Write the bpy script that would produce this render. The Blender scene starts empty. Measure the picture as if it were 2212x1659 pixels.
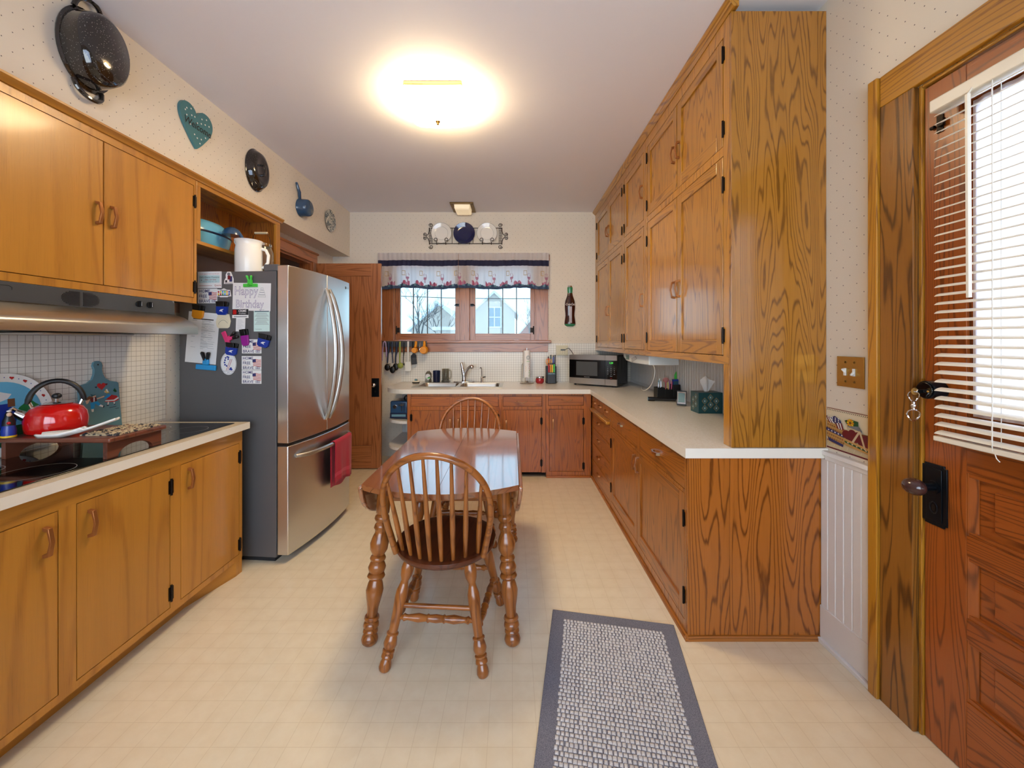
import bpy, bmesh, math, random
from mathutils import Matrix, Vector
from math import sin, cos, pi, radians
random.seed(7)
SC = bpy.context.scene
COL = SC.collection
SKY, EXPO = 4.6, 1.02
F, HV, CU, EYE = 840.0, 737.2, 1106.0, 1.412      # focal length in pixels, horizon row, centre column, eye height

def lin(c):
    return tuple(((x/255)/12.92 if x/255 <= .04045 else ((x/255+.055)/1.055)**2.4) for x in c)

# ------------------------------------------------------------------ materials
MATS = {}
class NT:
    def __init__(s, name):
        m = bpy.data.materials.new(name); m.use_nodes = True
        s.m, s.nt = m, m.node_tree
        s.b = s.nt.nodes['Principled BSDF']
    def n(s, typ, **kw):
        nd = s.nt.nodes.new(typ)
        for k, v in kw.items(): setattr(nd, k, v)
        return nd
    def l(s, a, b): s.nt.links.new(a, b)
    def val(s, sock, v):
        if isinstance(v, (int, float)): sock.default_value = v
        elif isinstance(v, tuple): sock.default_value = v if len(v) == len(sock.default_value) else (*v, 1)
        else: s.l(v, sock)
    def math(s, op, a, b=0.0, c=0.0):
        nd = s.n('ShaderNodeMath', operation=op)
        s.val(nd.inputs[0], a); s.val(nd.inputs[1], b); s.val(nd.inputs[2], c)
        return nd.outputs[0]
    def mix(s, f, a, b, mode='MIX'):
        nd = s.n('ShaderNodeMix', data_type='RGBA', blend_type=mode)
        s.val(nd.inputs[0], f); s.val(nd.inputs[6], a); s.val(nd.inputs[7], b)
        return nd.outputs[2]
    def coord(s, kind='Object'): return s.n('ShaderNodeTexCoord').outputs[kind]
    def mapping(s, vec, scale=(1, 1, 1), loc=(0, 0, 0)):
        nd = s.n('ShaderNodeMapping'); s.l(vec, nd.inputs[0]); nd.inputs[3].default_value = scale
        s.val(nd.inputs[1], loc); return nd.outputs[0]
    def noise(s, vec, scale, detail=2, rough=.5, dist=0):
        nd = s.n('ShaderNodeTexNoise'); s.l(vec, nd.inputs['Vector'])
        nd.inputs['Scale'].default_value = scale; nd.inputs['Detail'].default_value = detail
        nd.inputs['Roughness'].default_value = rough; nd.inputs['Distortion'].default_value = dist
        return nd.outputs[0]
    def ramp(s, f, lo, hi):
        nd = s.n('ShaderNodeMapRange', interpolation_type='SMOOTHSTEP'); s.val(nd.inputs[0], f)
        nd.inputs[1].default_value = lo; nd.inputs[2].default_value = hi
        return nd.outputs[0]
    def xyz(s, vec):
        nd = s.n('ShaderNodeSeparateXYZ'); s.l(vec, nd.inputs[0]); return nd.outputs
    def bump(s, h, strength=.2, dist=.002):
        nd = s.n('ShaderNodeBump'); nd.inputs['Strength'].default_value = strength; nd.inputs['Distance'].default_value = dist
        s.l(h, nd.inputs['Height']); s.l(nd.outputs[0], s.b.inputs['Normal'])
    def set(s, color=None, rough=None, metal=None, coat=None, coat_rough=None, coat_ior=None, spec=None, trans=None, ior=None, emit=None, estr=None, alpha=None, sheen=None):
        B = s.b.inputs
        for k, v in (('Base Color', color), ('Roughness', rough), ('Metallic', metal), ('Coat Weight', coat), ('Coat Roughness', coat_rough), ('Coat IOR', coat_ior),
                     ('Specular IOR Level', spec), ('Transmission Weight', trans), ('IOR', ior), ('Emission Color', emit), ('Emission Strength', estr), ('Alpha', alpha), ('Sheen Weight', sheen)):
            if v is not None: s.val(B[k], v)
        return s.m

def plain(name, rgb, rough=.5, **kw):
    t = NT(name); t.set(color=lin(rgb), rough=rough, **kw); MATS[name] = t.m; return t.m

def wood(name, light, dark, axis='z', rings=9.0, across=7.0, along=.55, pore=.45, line=.7, rough=.3, coat=.35, coat_rough=.12, tone=.25, coat_ior=1.5, line_w=.22):
    t = NT(name); co = t.coord()
    rnd = t.n('ShaderNodeObjectInfo').outputs['Random']
    loc = t.n('ShaderNodeCombineXYZ')
    for i, k in enumerate((37.0, 11.0, 23.0)): t.l(t.math('MULTIPLY', rnd, k), loc.inputs[i])
    off = t.n('ShaderNodeVectorMath', operation='ADD'); t.l(co, off.inputs[0]); t.l(loc.outputs[0], off.inputs[1])
    v = off.outputs[0]
    i = 'xyz'.index(axis)
    s1 = [across]*3; s1[i] = along*across/7
    n1 = t.noise(t.mapping(v, tuple(s1)), 1.0, 1.6, .4, .15)
    s4 = [90.0]*3; s4[i] = 14.0
    n1 = t.math('ADD', n1, t.math('MULTIPLY', t.noise(t.mapping(v, tuple(s4)), 1.0, 1, .5), .012))
    f = t.math('PINGPONG', t.math('MULTIPLY', n1, rings), .5)
    ringline = t.ramp(f, line_w, 0.0)
    s2 = [260.0]*3; s2[i] = 7.0
    pores = t.ramp(t.noise(t.mapping(v, tuple(s2)), 1.0, 2, .6), .52, .72)
    s3 = [22.0]*3; s3[i] = 1.2
    streak = t.noise(t.mapping(v, tuple(s3)), 1.0, 3, .6)
    L, D = lin(light), lin(dark)
    c = t.mix(t.math('MULTIPLY', ringline, line), L, D)
    c = t.mix(t.math('MULTIPLY', t.math('MULTIPLY', pores, t.math('ADD', t.math('MULTIPLY', ringline, .7), .3)), pore), c, tuple(x*.45 for x in D))
    c = t.mix(t.math('MULTIPLY', t.ramp(streak, .35, .75), tone), c, tuple(x*.62 for x in L))
    hue = t.n('ShaderNodeHueSaturation'); t.l(c, hue.inputs['Color'])
    t.l(t.math('ADD', t.math('MULTIPLY', rnd, .16), .92), hue.inputs['Value'])
    t.set(color=hue.outputs[0], rough=rough, coat=coat, coat_rough=coat_rough, coat_ior=coat_ior)
    t.bump(t.math('SUBTRACT', 1.0, pores), .12, .001)
    MATS[name] = t.m; return t.m

for ax in 'xyz':
    wood('oak_'+ax, (190, 131, 36), (120, 68, 16), ax, rings=20, across=8, coat=.6, coat_rough=.14)                       # tall oak cupboards
    wood('oakbase_'+ax, (176, 106, 36), (104, 50, 12), ax, rings=20, across=8)                    # base cabinets
    wood('sinkoak_'+ax, (172, 94, 24), (108, 48, 10), ax, rings=18, across=8, rough=.35)          # sink run
    wood('maple_'+ax, (190, 130, 48), (142, 84, 26), ax, rings=9, across=4, line=.4, pore=.3, tone=.25, rough=.32, coat=.3)
    wood('fir_'+ax, (172, 108, 66), (118, 66, 36), ax, rings=16, rough=.32)              # window and doorway trim
    wood('doorwood_'+ax, (162, 84, 28), (84, 34, 8), ax, rings=22, across=8, rough=.28)
    wood('walnut_'+ax, (108, 58, 40), (62, 30, 22), ax, across=14, rings=4, rough=.35)
    wood('chair_'+ax, (156, 92, 38), (100, 50, 16), ax, across=16, rings=5, pore=.35, rough=.28, coat=.5)
wood('casing_z', (150, 98, 36), (64, 34, 10), 'z', rings=17, across=9, line=.85, rough=.3)
wood('grainy_z', (172, 100, 34), (80, 36, 8), 'z', rings=24, across=6.0, along=.75, line=.8, rough=.26)
wood('panel_z', (168, 112, 36), (88, 50, 12), 'z', rings=26, across=9, along=.6, line=.75, rough=.26, coat=.6)
wood('tabletop_y', (150, 92, 58), (104, 58, 36), 'y', across=9, rings=8, rough=.22, coat=1.0, coat_rough=.08, coat_ior=2.2)
wood('seat_y', (92, 44, 22), (56, 22, 10), 'y', across=9, rings=6, rough=.3, coat=.4)
plain('gapdark', (30, 16, 8), .9)
plain('caseinside', (84, 40, 16), .7)
plain('hingeblack', (36, 28, 24), .35, metal=.8)
plain('bronze', (166, 108, 60), .3, metal=.6)
plain('copperpull', (196, 150, 112), .25, metal=.85)
plain('white', (238, 236, 230), .5)
plain('whitegloss', (240, 238, 232), .18)
plain('ceilingwhite', (240, 236, 240), .85)
plain('paintwhite', (232, 230, 228), .4)
plain('black', (14, 14, 16), .4)
plain('blackgloss', (8, 8, 10), .08)
plain('darkgrey', (70, 72, 74), .4)
plain('chrome', (222, 224, 228), .1, metal=1.0)
plain('brass', (186, 142, 72), .25, metal=1.0)
plain('brassdark', (120, 96, 56), .35, metal=1.0)
plain('iron', (40, 32, 28), .5, metal=.6)
plain('teal', (70, 124, 132), .45)
plain('tealdark', (40, 84, 96), .5)
plain('navy', (18, 28, 60), .3)
plain('navymag', (26, 54, 150), .3)
plain('red', (190, 30, 30), .4)
plain('redgloss', (198, 18, 16), .12, coat=.6)
plain('darkred', (110, 20, 30), .5)
plain('apple', (104, 14, 36), .4)
plain('pink', (222, 60, 120), .35)
plain('magenta', (150, 30, 140), .35)
plain('orange', (236, 150, 24), .35)
plain('yellow', (236, 196, 40), .4)
plain('lime', (70, 200, 70), .35)
plain('green', (40, 130, 70), .5)
plain('leafgreen', (24, 78, 40), .6)
plain('olive', (150, 160, 70), .35)
plain('lilac', (176, 156, 206), .4)
plain('skyblue', (110, 190, 226), .35)
plain('cyanmag', (30, 150, 214), .35)
plain('roasterblue', (104, 180, 214), .2, coat=.4)
plain('potblue', (44, 74, 106), .22, coat=.4)
plain('bluegrey', (96, 138, 150), .5)
plain('cream', (232, 220, 190), .5)
plain('creamdark', (206, 188, 150), .5)
plain('paper', (234, 232, 230), .7)
plain('papermint', (206, 230, 224), .7)
plain('greyprint', (120, 122, 128), .7)
plain('lightprint', (176, 178, 182), .7)
plain('blackprint', (28, 28, 34), .6)
plain('purpleprint', (120, 96, 150), .7)
plain('redprint', (176, 60, 60), .6)
plain('flagred', (206, 130, 124), .6)
plain('flagblue', (52, 52, 104), .6)
plain('tealpanel', (190, 216, 216), .7)
plain('rust', (176, 96, 56), .7)
plain('straw', (196, 152, 88), .7)
plain('strawdark', (142, 98, 48), .7)
plain('skin', (226, 190, 160), .6)
plain('hairyellow', (226, 190, 70), .6)
plain('brown', (120, 74, 44), .6)
plain('towelred', (164, 14, 40), .95, sheen=.1)
plain('towelpink', (186, 44, 66), .95, sheen=.1)
plain('pinktan', (196, 160, 140), .8)
plain('snow', (236, 238, 242), .9)
plain('brickpale', (206, 186, 170), .9)
plain('brickred', (178, 120, 108), .9)
plain('bark', (96, 88, 84), .9)
plain('glasswindow', (120, 140, 150), .1)
plain('slatcream', (236, 230, 216), .35)
plain('fridgegrey', (98, 97, 98), .5, metal=.2)
plain('rubber', (34, 34, 36), .7)
plain('knobbrown', (66, 40, 38), .2, coat=.5)
plain('lockblack', (22, 28, 36), .3, metal=.6)
plain('outlet', (214, 206, 176), .4)
plain('cocacola', (52, 10, 12), .15, coat=.6)
plain('colagreen', (44, 132, 88), .25, coat=.4)
plain('silverstripe', (190, 186, 190), .35)
plain('display', (120, 150, 150), .2)
plain('jarred', (170, 40, 48), .2)
plain('phonewhite', (226, 232, 234), .35)
plain('towelroll', (240, 238, 236), .9)
plain('mauve', (184, 132, 158), .8)
plain('tulip', (168, 84, 116), .8)
plain('valnavy', (28, 28, 60), .8)
plain('valhem', (52, 72, 104), .8)
plain('counteredge', (232, 226, 214), .4)
plain('blackglass', (6, 6, 9), .06, coat=.5)
plain('burnerline', (150, 150, 150), .3)
plain('tan', (206, 184, 150), .6)

def special(name):
    t = NT(name); MATS[name] = t.m; return t
# brushed stainless steel
t = special('steel'); co = t.coord()
n = t.noise(t.mapping(co, (400, 400, 3)), 1.0, 2)
t.set(color=lin((214, 214, 214)), metal=1.0, rough=t.math('ADD', t.math('MULTIPLY', n, .12), .27)); t.bump(n, .03, .0005)
t = special('steelh'); co = t.coord()
n = t.noise(t.mapping(co, (400, 3, 400)), 1.0, 2)
t.set(color=lin((190, 186, 180)), metal=1.0, rough=t.math('ADD', t.math('MULTIPLY', n, .12), .24)); t.bump(n, .03, .0005)
t = special('sinksteel'); t.set(color=lin((196, 194, 190)), metal=1.0, rough=.28)
# clear glass that lets light through
t = special('glass'); out = t.nt.nodes['Material Output']
tr = t.n('ShaderNodeBsdfTransparent'); gl = t.n('ShaderNodeBsdfGlossy'); gl.inputs['Roughness'].default_value = .02
tr.inputs[0].default_value = (.94, .96, .96, 1); fr = t.n('ShaderNodeFresnel'); fr.inputs[0].default_value = 1.45
mx = t.n('ShaderNodeMixShader'); t.l(fr.outputs[0], mx.inputs[0]); t.l(tr.outputs[0], mx.inputs[1]); t.l(gl.outputs[0], mx.inputs[2]); t.l(mx.outputs[0], out.inputs[0])
t = special('glassdimmed'); out = t.nt.nodes['Material Output']  # sink window pane, its colour darkened to dim the daylight coming through
tr = t.n('ShaderNodeBsdfTransparent'); gl = t.n('ShaderNodeBsdfGlossy'); gl.inputs['Roughness'].default_value = .02
tr.inputs[0].default_value = (.40, .49, .51, 1); fr = t.n('ShaderNodeFresnel'); fr.inputs[0].default_value = 1.45
mx = t.n('ShaderNodeMixShader'); t.l(fr.outputs[0], mx.inputs[0]); t.l(tr.outputs[0], mx.inputs[1]); t.l(gl.outputs[0], mx.inputs[2]); t.l(mx.outputs[0], out.inputs[0])
t = special('tumblerglass'); t.set(color=lin((236, 230, 214)), rough=.05, trans=.92, ior=1.3)
# wallpaper with tiny brown sprigs
def lattice(t, a, b, ca, cb, oa, ob, r):
    x = t.math('SUBTRACT', t.math('PINGPONG', t.math('ADD', a, oa), ca/2), 0)
    y = t.math('SUBTRACT', t.math('PINGPONG', t.math('ADD', b, ob), cb/2), 0)
    d = t.math('SQRT', t.math('ADD', t.math('MULTIPLY', x, x), t.math('MULTIPLY', y, y)))
    return t.math('LESS_THAN', d, r)
def gridlines(t, a, b, size, w, oa=0.0, ob=0.0):
    x = t.math('PINGPONG', t.math('ADD', a, oa), size/2); y = t.math('PINGPONG', t.math('ADD', b, ob), size/2)
    return t.math('MAXIMUM', t.math('LESS_THAN', x, w), t.math('LESS_THAN', y, w))
t = special('wallpaper'); p = t.xyz(t.coord()); a = t.math('ADD', p[0], p[1])
d1 = lattice(t, a, p[2], .068, .079, 0, 0, .0022); d2 = lattice(t, a, p[2], .068, .079, .034, .0395, .0022)
c = t.mix(t.noise(t.coord(), 3.0, 2), lin((236, 226, 210)), lin((228, 218, 202)))
t.set(color=t.mix(t.math('MAXIMUM', d1, d2), c, lin((104, 92, 92))), rough=.7)
# white mosaic tile
t = special('mosaic'); p = t.xyz(t.coord()); a = t.math('ADD', p[0], p[1])
g = gridlines(t, a, p[2], .0288, .0010, .01, .0)
t.set(color=t.mix(g, lin((236, 232, 222)), lin((168, 160, 148))), rough=t.math('ADD', t.math('MULTIPLY', g, .5), .18)); t.bump(t.math('SUBTRACT', 1.0, g), .3, .001)
# sheet vinyl floor
t = special('vinyl'); co = t.coord(); p = t.xyz(co)
g = gridlines(t, p[0], p[1], .0876, .0012, .0862, .0492)
a1 = t.math('PINGPONG', t.math('ADD', p[0], .0862), .0438); b1 = t.math('PINGPONG', t.math('ADD', p[1], .0492), .0438)
cen = t.ramp(t.math('ADD', a1, b1), .012, .08)
n = t.noise(co, 14.0, 3, .6); n2 = t.noise(co, 180.0, 2, .6)
c = t.mix(t.ramp(n, .3, .7), lin((238, 224, 194)), lin((232, 216, 184)))
c = t.mix(t.math('MULTIPLY', cen, .22), c, lin((244, 230, 202)))
c = t.mix(t.math('MULTIPLY', g, .3), c, lin((196, 172, 130)))
t.set(color=c, rough=.3, coat=.35, coat_rough=.16)
h = t.math('SUBTRACT', t.math('MULTIPLY', n2, .3), g); t.bump(h, .15, .0008)
# speckled laminate worktop
t = special('laminate'); n = t.noise(t.coord(), 120.0, 3, .7)
t.set(color=t.mix(t.ramp(n, .35, .65), lin((240, 236, 230)), lin((226, 218, 206))), rough=.28, coat=.2, coat_rough=.15)
t = special('laminatebeige'); n = t.noise(t.coord(), 120.0, 3, .7)
t.set(color=t.mix(t.ramp(n, .35, .65), lin((220, 204, 176)), lin((206, 188, 158))), rough=.3)
# enamel ware
t = special('graniteware'); co = t.coord()
vo = t.n('ShaderNodeTexVoronoi'); t.l(co, vo.inputs['Vector']); vo.inputs['Scale'].default_value = 130
spk = t.math('LESS_THAN', vo.outputs['Distance'], .16)
t.set(color=t.mix(spk, lin((26, 22, 22)), lin((150, 146, 140))), rough=.1, coat=.7)
t = special('swirlenamel'); n = t.noise(t.coord(), 34.0, 2, .5, 1.6)
t.set(color=t.mix(t.ramp(n, .46, .54), lin((56, 78, 88)), lin((206, 204, 190))), rough=.2, coat=.4)
t = special('plateclear'); t.set(color=lin((244, 240, 232)), rough=.12, coat=.5)
t = special('plateblue'); t.set(color=lin((10, 20, 74)), rough=.1, coat=.8)
# rug
t = special('rugborder'); n = t.noise(t.mapping(t.coord(), (1, 1, 1)), 420.0, 2, .7)
t.set(color=t.mix(t.ramp(n, .35, .65), lin((96, 98, 112)), lin((140, 141, 152))), rough=.95); t.bump(n, .6, .003)
t = special('rugtuft'); n = t.noise(t.coord(), 300.0, 2, .7)
t.set(color=t.mix(t.ramp(n, .3, .7), lin((190, 187, 186)), lin((218, 215, 212))), rough=.95)
# sheer fabric
t = special('sheer'); t.set(color=lin((250, 248, 248)), rough=.9)
tl = t.n('ShaderNodeBsdfTranslucent'); tl.inputs[0].default_value = (*lin((252, 248, 252)), 1)
mx = t.n('ShaderNodeMixShader'); mx.inputs[0].default_value = .55
t.l(t.b.outputs[0], mx.inputs[1]); t.l(tl.outputs[0], mx.inputs[2]); t.l(mx.outputs[0], t.nt.nodes['Material Output'].inputs[0])
# basket weave
t = special('weave'); n = t.n('ShaderNodeTexBrick'); t.l(t.mapping(t.coord(), (0, 1, 1)), n.inputs['Vector'])
t.set(color=lin((196, 152, 84)), rough=.7)
# lamp glass
t = special('lampglass'); t.set(color=lin((250, 244, 226)), rough=.3, emit=lin((255, 226, 178)), estr=27.0)
t = special('sinklampglass'); t.set(color=lin((236, 226, 206)), rough=.3, emit=lin((255, 226, 178)), estr=.25)
t = special('greenled'); t.set(color=(0, 0, 0), rough=.4, emit=lin((70, 230, 60)), estr=1.0)
# faintly blued steel and quilted cloth
t = special('quilt'); n = t.noise(t.coord(), 46.0, 2, .6)
c = t.mix(t.ramp(n, .42, .5), lin((40, 42, 50)), lin((190, 172, 140))); c = t.mix(t.ramp(n, .58, .64), c, lin((120, 92, 80)))
t.set(color=c, rough=.95)
t = special('tissueprint'); t.set(color=lin((14, 70, 76)), rough=.35)

# ------------------------------------------------------------------ mesh builder
class MB:
    def __init__(s, M=None): s.v, s.f, s.fm, s.ms, s.M, s.cur = [], [], [], [], (M or Matrix()), 0
    def m(s, name):
        if name not in s.ms: s.ms.append(name)
        s.cur = s.ms.index(name); return s
    def add(s, vs, fs, M=None):
        b = len(s.v); T = s.M @ M if M is not None else s.M
        s.v += [T @ Vector(p) for p in vs]; s.f += [tuple(b+i for i in f) for f in fs]; s.fm += [s.cur]*len(fs); return s
    def box(s, x0, x1, y0, y1, z0, z1, M=None):
        return s.add([(x0,y0,z0),(x1,y0,z0),(x1,y1,z0),(x0,y1,z0),(x0,y0,z1),(x1,y0,z1),(x1,y1,z1),(x0,y1,z1)],
                     [(0,3,2,1),(4,5,6,7),(0,1,5,4),(1,2,6,5),(2,3,7,6),(3,0,4,7)], M)
    def prism(s, pts, d0, d1, plane='xz', M=None):
        k = len(pts)
        def P(p, d): return {'xz': (p[0], d, p[1]), 'xy': (p[0], p[1], d), 'yz': (d, p[0], p[1])}[plane]
        vs = [P(p, d0) for p in pts]+[P(p, d1) for p in pts]
        return s.add(vs, [tuple(range(k)), tuple(range(2*k-1, k-1, -1))]+[(i, (i+1) % k, k+(i+1) % k, k+i) for i in range(k)], M)
    def poly(s, pts, d=0.0, plane='xz', M=None):
        def P(p): return {'xz': (p[0], d, p[1]), 'xy': (p[0], p[1], d), 'yz': (d, p[0], p[1])}[plane]
        return s.add([P(p) for p in pts], [tuple(range(len(pts)))], M)
    def rect(s, x0, x1, z0, z1, d=0.0, plane='xz', M=None): return s.poly([(x0,z0),(x1,z0),(x1,z1),(x0,z1)], d, plane, M)
    def disc(s, x, z, rx, rz=None, d=0.0, plane='xz', n=20, M=None):
        rz = rz or rx
        return s.poly([(x+rx*cos(2*pi*i/n), z+rz*sin(2*pi*i/n)) for i in range(n)], d, plane, M)
    def tube(s, path, r, n=8, closed=False, M=None, sq=1.0):
        path = [Vector(p) for p in path]; k = len(path); rs = r if isinstance(r, (list, tuple)) else [r]*k
        vs, fs, up = [], [], None
        for i, p in enumerate(path):
            a = path[i-1] if (i > 0 or closed) else p; b = path[(i+1) % k] if (i < k-1 or closed) else p
            t = (b-a).normalized() if (b-a).length > 1e-9 else Vector((0, 0, 1))
            if up is None: up = Vector((0, 0, 1)) if abs(t.z) < .9 else Vector((0, 1, 0))
            x = up.cross(t).normalized(); y = t.cross(x); up = y
            vs += [p+(x*cos(2*pi*j/n)*sq+y*sin(2*pi*j/n))*rs[i] for j in range(n)]
        for i in range(k if closed else k-1):
            i2 = (i+1) % k
            fs += [(i*n+j, i*n+(j+1) % n, i2*n+(j+1) % n, i2*n+j) for j in range(n)]
        if not closed: fs += [tuple(range(n-1, -1, -1)), tuple(range((k-1)*n, k*n))]
        return s.add(vs, fs, M)
    def lathe(s, prof, n=24, M=None, arc=2*pi):
        full = abs(arc-2*pi) < 1e-6; cols = n if full else n+1; vs, fs = [], []; k = len(prof)
        for j in range(cols):
            a = arc*j/n
            vs += [(r*cos(a), r*sin(a), z) for r, z in prof]
        for j in range(n):
            j2 = (j+1) % cols
            fs += [(j*k+i, j2*k+i, j2*k+i+1, j*k+i+1) for i in range(k-1)]
        if full and prof[0][0] > 1e-6: fs.append(tuple(j*k for j in range(n-1, -1, -1)))
        if full and prof[-1][0] > 1e-6: fs.append(tuple(j*k+k-1 for j in range(n)))
        return s.add(vs, fs, M)
    def ball(s, c, rx, ry=None, rz=None, n=16, M=None):
        ry = ry or rx; rz = rz or rx
        T = Matrix.Translation(c) @ Matrix.Diagonal((rx, ry, rz, 1))
        return s.lathe([(sin(pi*i/10), -cos(pi*i/10)) for i in range(11)], n, (M @ T) if M is not None else T)
    def cyl(s, p, q, r, n=16): return s.tube([p, q], r, n)
    def text(s, string, x, z, size, d=0.0, align='CENTER', M=None, sx=1.0, shear=0.0, off=0.0):
        vs, fs = textmesh(string, align, shear, off)
        T = Matrix(((size*sx, 0, 0, x), (0, 0, 0, d), (0, size, 0, z), (0, 0, 0, 1)))
        return s.add([T @ Vector(v) for v in vs], fs, M)
TXT = {}
def textmesh(string, align, shear, off):
    k = (string, align, shear, off)
    if k not in TXT:
        c = bpy.data.curves.new('lettering', 'FONT'); c.body = string; c.align_x = align; c.align_y = 'CENTER'; c.shear = shear; c.offset = off; c.resolution_u = 2
        o = bpy.data.objects.new('lettering', c); COL.objects.link(o)
        dg = bpy.context.evaluated_depsgraph_get(); me = bpy.data.meshes.new_from_object(o.evaluated_get(dg))
        TXT[k] = ([tuple(v.co) for v in me.vertices], [tuple(p.vertices) for p in me.polygons])
        bpy.data.objects.remove(o); bpy.data.curves.remove(c); bpy.data.meshes.remove(me)
    return TXT[k]

ROOTM = {}
def tag(o, label=None, cat=None, group=None, kind=None):
    for k, v in (('label', label), ('category', cat), ('group', group), ('kind', kind)):
        if v: o[k] = v
    return o
def thing(name, label, cat, loc=(0, 0, 0), rotz=0.0, group=None, kind=None):
    o = bpy.data.objects.new(name, None); COL.objects.link(o)
    o.location = loc; o.rotation_euler = (0, 0, rotz); o.empty_display_size = .05
    ROOTM[o.name] = Matrix.Translation(loc) @ Matrix.Rotation(rotz, 4, 'Z')
    return tag(o, label, cat, group, kind)
def build(mb, name, parent=None, local=False, label=None, cat=None, group=None, kind=None, smooth=35, bevel=0.0, segs=2, recalc=True, origin=None):
    """local: vertices are already in the parent's own space; else they are in the room's"""
    me = bpy.data.meshes.new(name)
    vs = mb.v
    P = ROOTM.get(parent.name) if parent is not None else None
    if not local and P is not None:
        I = P.inverted(); vs = [I @ p for p in vs]
    base = None
    if parent is None and not local:
        xs, ys, zs = [p.x for p in vs], [p.y for p in vs], [p.z for p in vs]
        base = Vector(origin) if origin else Vector(((min(xs)+max(xs))/2, (min(ys)+max(ys))/2, min(zs)))
        if kind != 'structure': vs = [p-base for p in vs]
    me.from_pydata([tuple(p) for p in vs], [], mb.f); me.update()
    for nm in mb.ms: me.materials.append(MATS[nm])
    me.polygons.foreach_set('material_index', mb.fm)
    if recalc:
        bm = bmesh.new(); bm.from_mesh(me); bmesh.ops.recalc_face_normals(bm, faces=bm.faces); bm.to_mesh(me); bm.free()
    if smooth:
        me.polygons.foreach_set('use_smooth', [True]*len(me.polygons)); me.set_sharp_from_angle(angle=radians(smooth))
    o = bpy.data.objects.new(name, me); COL.objects.link(o)
    if parent is not None: o.parent = parent; ROOTM[o.name] = P if P is not None else Matrix()
    else:
        if base is not None and kind != 'structure': o.location = base
        ROOTM[o.name] = Matrix.Translation(o.location)
    if bevel:
        b = o.modifiers.new('edge', 'BEVEL'); b.width = bevel; b.segments = segs; b.limit_method = 'ANGLE'; b.angle_limit = radians(50)
    return tag(o, label, cat, group, kind)
def wp(u, v, Y): return ((u-CU)*Y/F, Y, EYE-(v-HV)*Y/F)
def zx(u, v, X):
    Y = F*X/(u-CU); return (Y, EYE-(v-HV)*Y/F)
def fr_plane(kind, X0, at=0.0):
    """panel space (along, outward, up) -> room"""
    if kind == 'right': return Matrix(((0, -1, 0, X0), (1, 0, 0, at), (0, 0, 1, 0), (0, 0, 0, 1)))
    if kind == 'left': return Matrix(((0, 1, 0, X0), (1, 0, 0, at), (0, 0, 1, 0), (0, 0, 0, 1)))
    return Matrix(((1, 0, 0, at), (0, -1, 0, X0), (0, 0, 1, 0), (0, 0, 0, 1)))
def arc(cx, cz, r, a0, a1, n=12, rz=None): 
    rz = rz or r
    return [(cx+r*cos(a0+(a1-a0)*i/n), cz+rz*sin(a0+(a1-a0)*i/n)) for i in range(n+1)]
def heart(cx, cz, s, n=24):
    out = []
    for i in range(n):
        a = 2*pi*i/n
        out.append((cx+s*.0625*16*sin(a)**3, cz+s*.0625*(13*cos(a)-5*cos(2*a)-2*cos(3*a)-cos(4*a))))
    return out
def heart2(cx, cz, s):
    L = [(0, .30), (.10, .46), (.28, .54), (.48, .50), (.60, .34), (.60, .12), (.50, -.10), (.34, -.32), (.16, -.54), (0, -.70)]
    P = [(p.x, p.y) for p in spline([(x, z, 0) for x, z in L], 4)]
    return [(cx+s*x, cz+s*z) for x, z in P]+[(cx-s*x, cz+s*z) for x, z in P[-2:0:-1]]
def spline(pts, n=6):
    pts = [Vector(p) for p in pts]; out = []
    for i in range(len(pts)-1):
        p0, p1, p2, p3 = pts[max(i-1, 0)], pts[i], pts[i+1], pts[min(i+2, len(pts)-1)]
        for j in range(n):
            t = j/n
            out.append(.5*((2*p1)+(p2-p0)*t+(2*p0-5*p1+4*p2-p3)*t*t+(3*p1-p0-3*p2+p3)*t**3))
    out.append(pts[-1]); return out

# ------------------------------------------------------------------ the room
XL, XR, YB, YF, H = -2.205, 1.47, 4.785, -1.3, 3.0
def grid_boxes(mb, a0, a1, z0, z1, n0, n1, holes=()):
    """a slab from n0 to n1 with rectangular holes (a0, a1, z0, z1)"""
    A = sorted({a0, a1, *[h[0] for h in holes], *[h[1] for h in holes]}); A = [a for a in A if a0-1e-6 <= a <= a1+1e-6]
    for i in range(len(A)-1):
        ca = (A[i]+A[i+1])/2; z = z0
        for h in sorted([h for h in holes if h[0] < ca < h[1]], key=lambda h: h[2]):
            if h[2] > z+1e-6: mb.box(A[i], A[i+1], n0, n1, z, h[2])
            z = h[3]
        if z < z1-1e-6: mb.box(A[i], A[i+1], n0, n1, z, z1)
    return mb
S = 'structure'
build(MB().m('vinyl').box(-3.6, XR+.15, YF-.15, YB+.15, -.08, 0), 'floor', kind=S, smooth=0)
build(MB().m('ceilingwhite').box(-3.6, XR+.15, YF-.15, YB+.15, H, H+.1), 'ceiling', kind=S, smooth=0)
FB, FR, FL = fr_plane('back', YB), fr_plane('right', XR), fr_plane('left', XL)
wb = build(grid_boxes(MB(FB).m('wallpaper'), -3.6, XR+.15, 0, H, -.15, 0, [(-1.453, .2905, 1.41, 2.40)]), 'wall_back', kind=S, smooth=0)
wl = build(grid_boxes(MB(FL).m('wallpaper'), YF, YB, 0, H, -.12, 0, [(3.45, 4.27, -1, 2.28)]), 'wall_left', kind=S, smooth=0)
wr = build(grid_boxes(MB(FR).m('wallpaper'), YF, YB, 0, H, -.15, 0, [(.50, 1.405, -1, 2.33)]), 'wall_right', kind=S, smooth=0)
build(grid_boxes(MB(fr_plane('back', YF)).m('wallpaper'), -3.6, XR+.15, 0, H, 0, .15, [(-1.75, 1.15, .75, 2.55)]), 'wall_front', kind=S, smooth=0)
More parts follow.
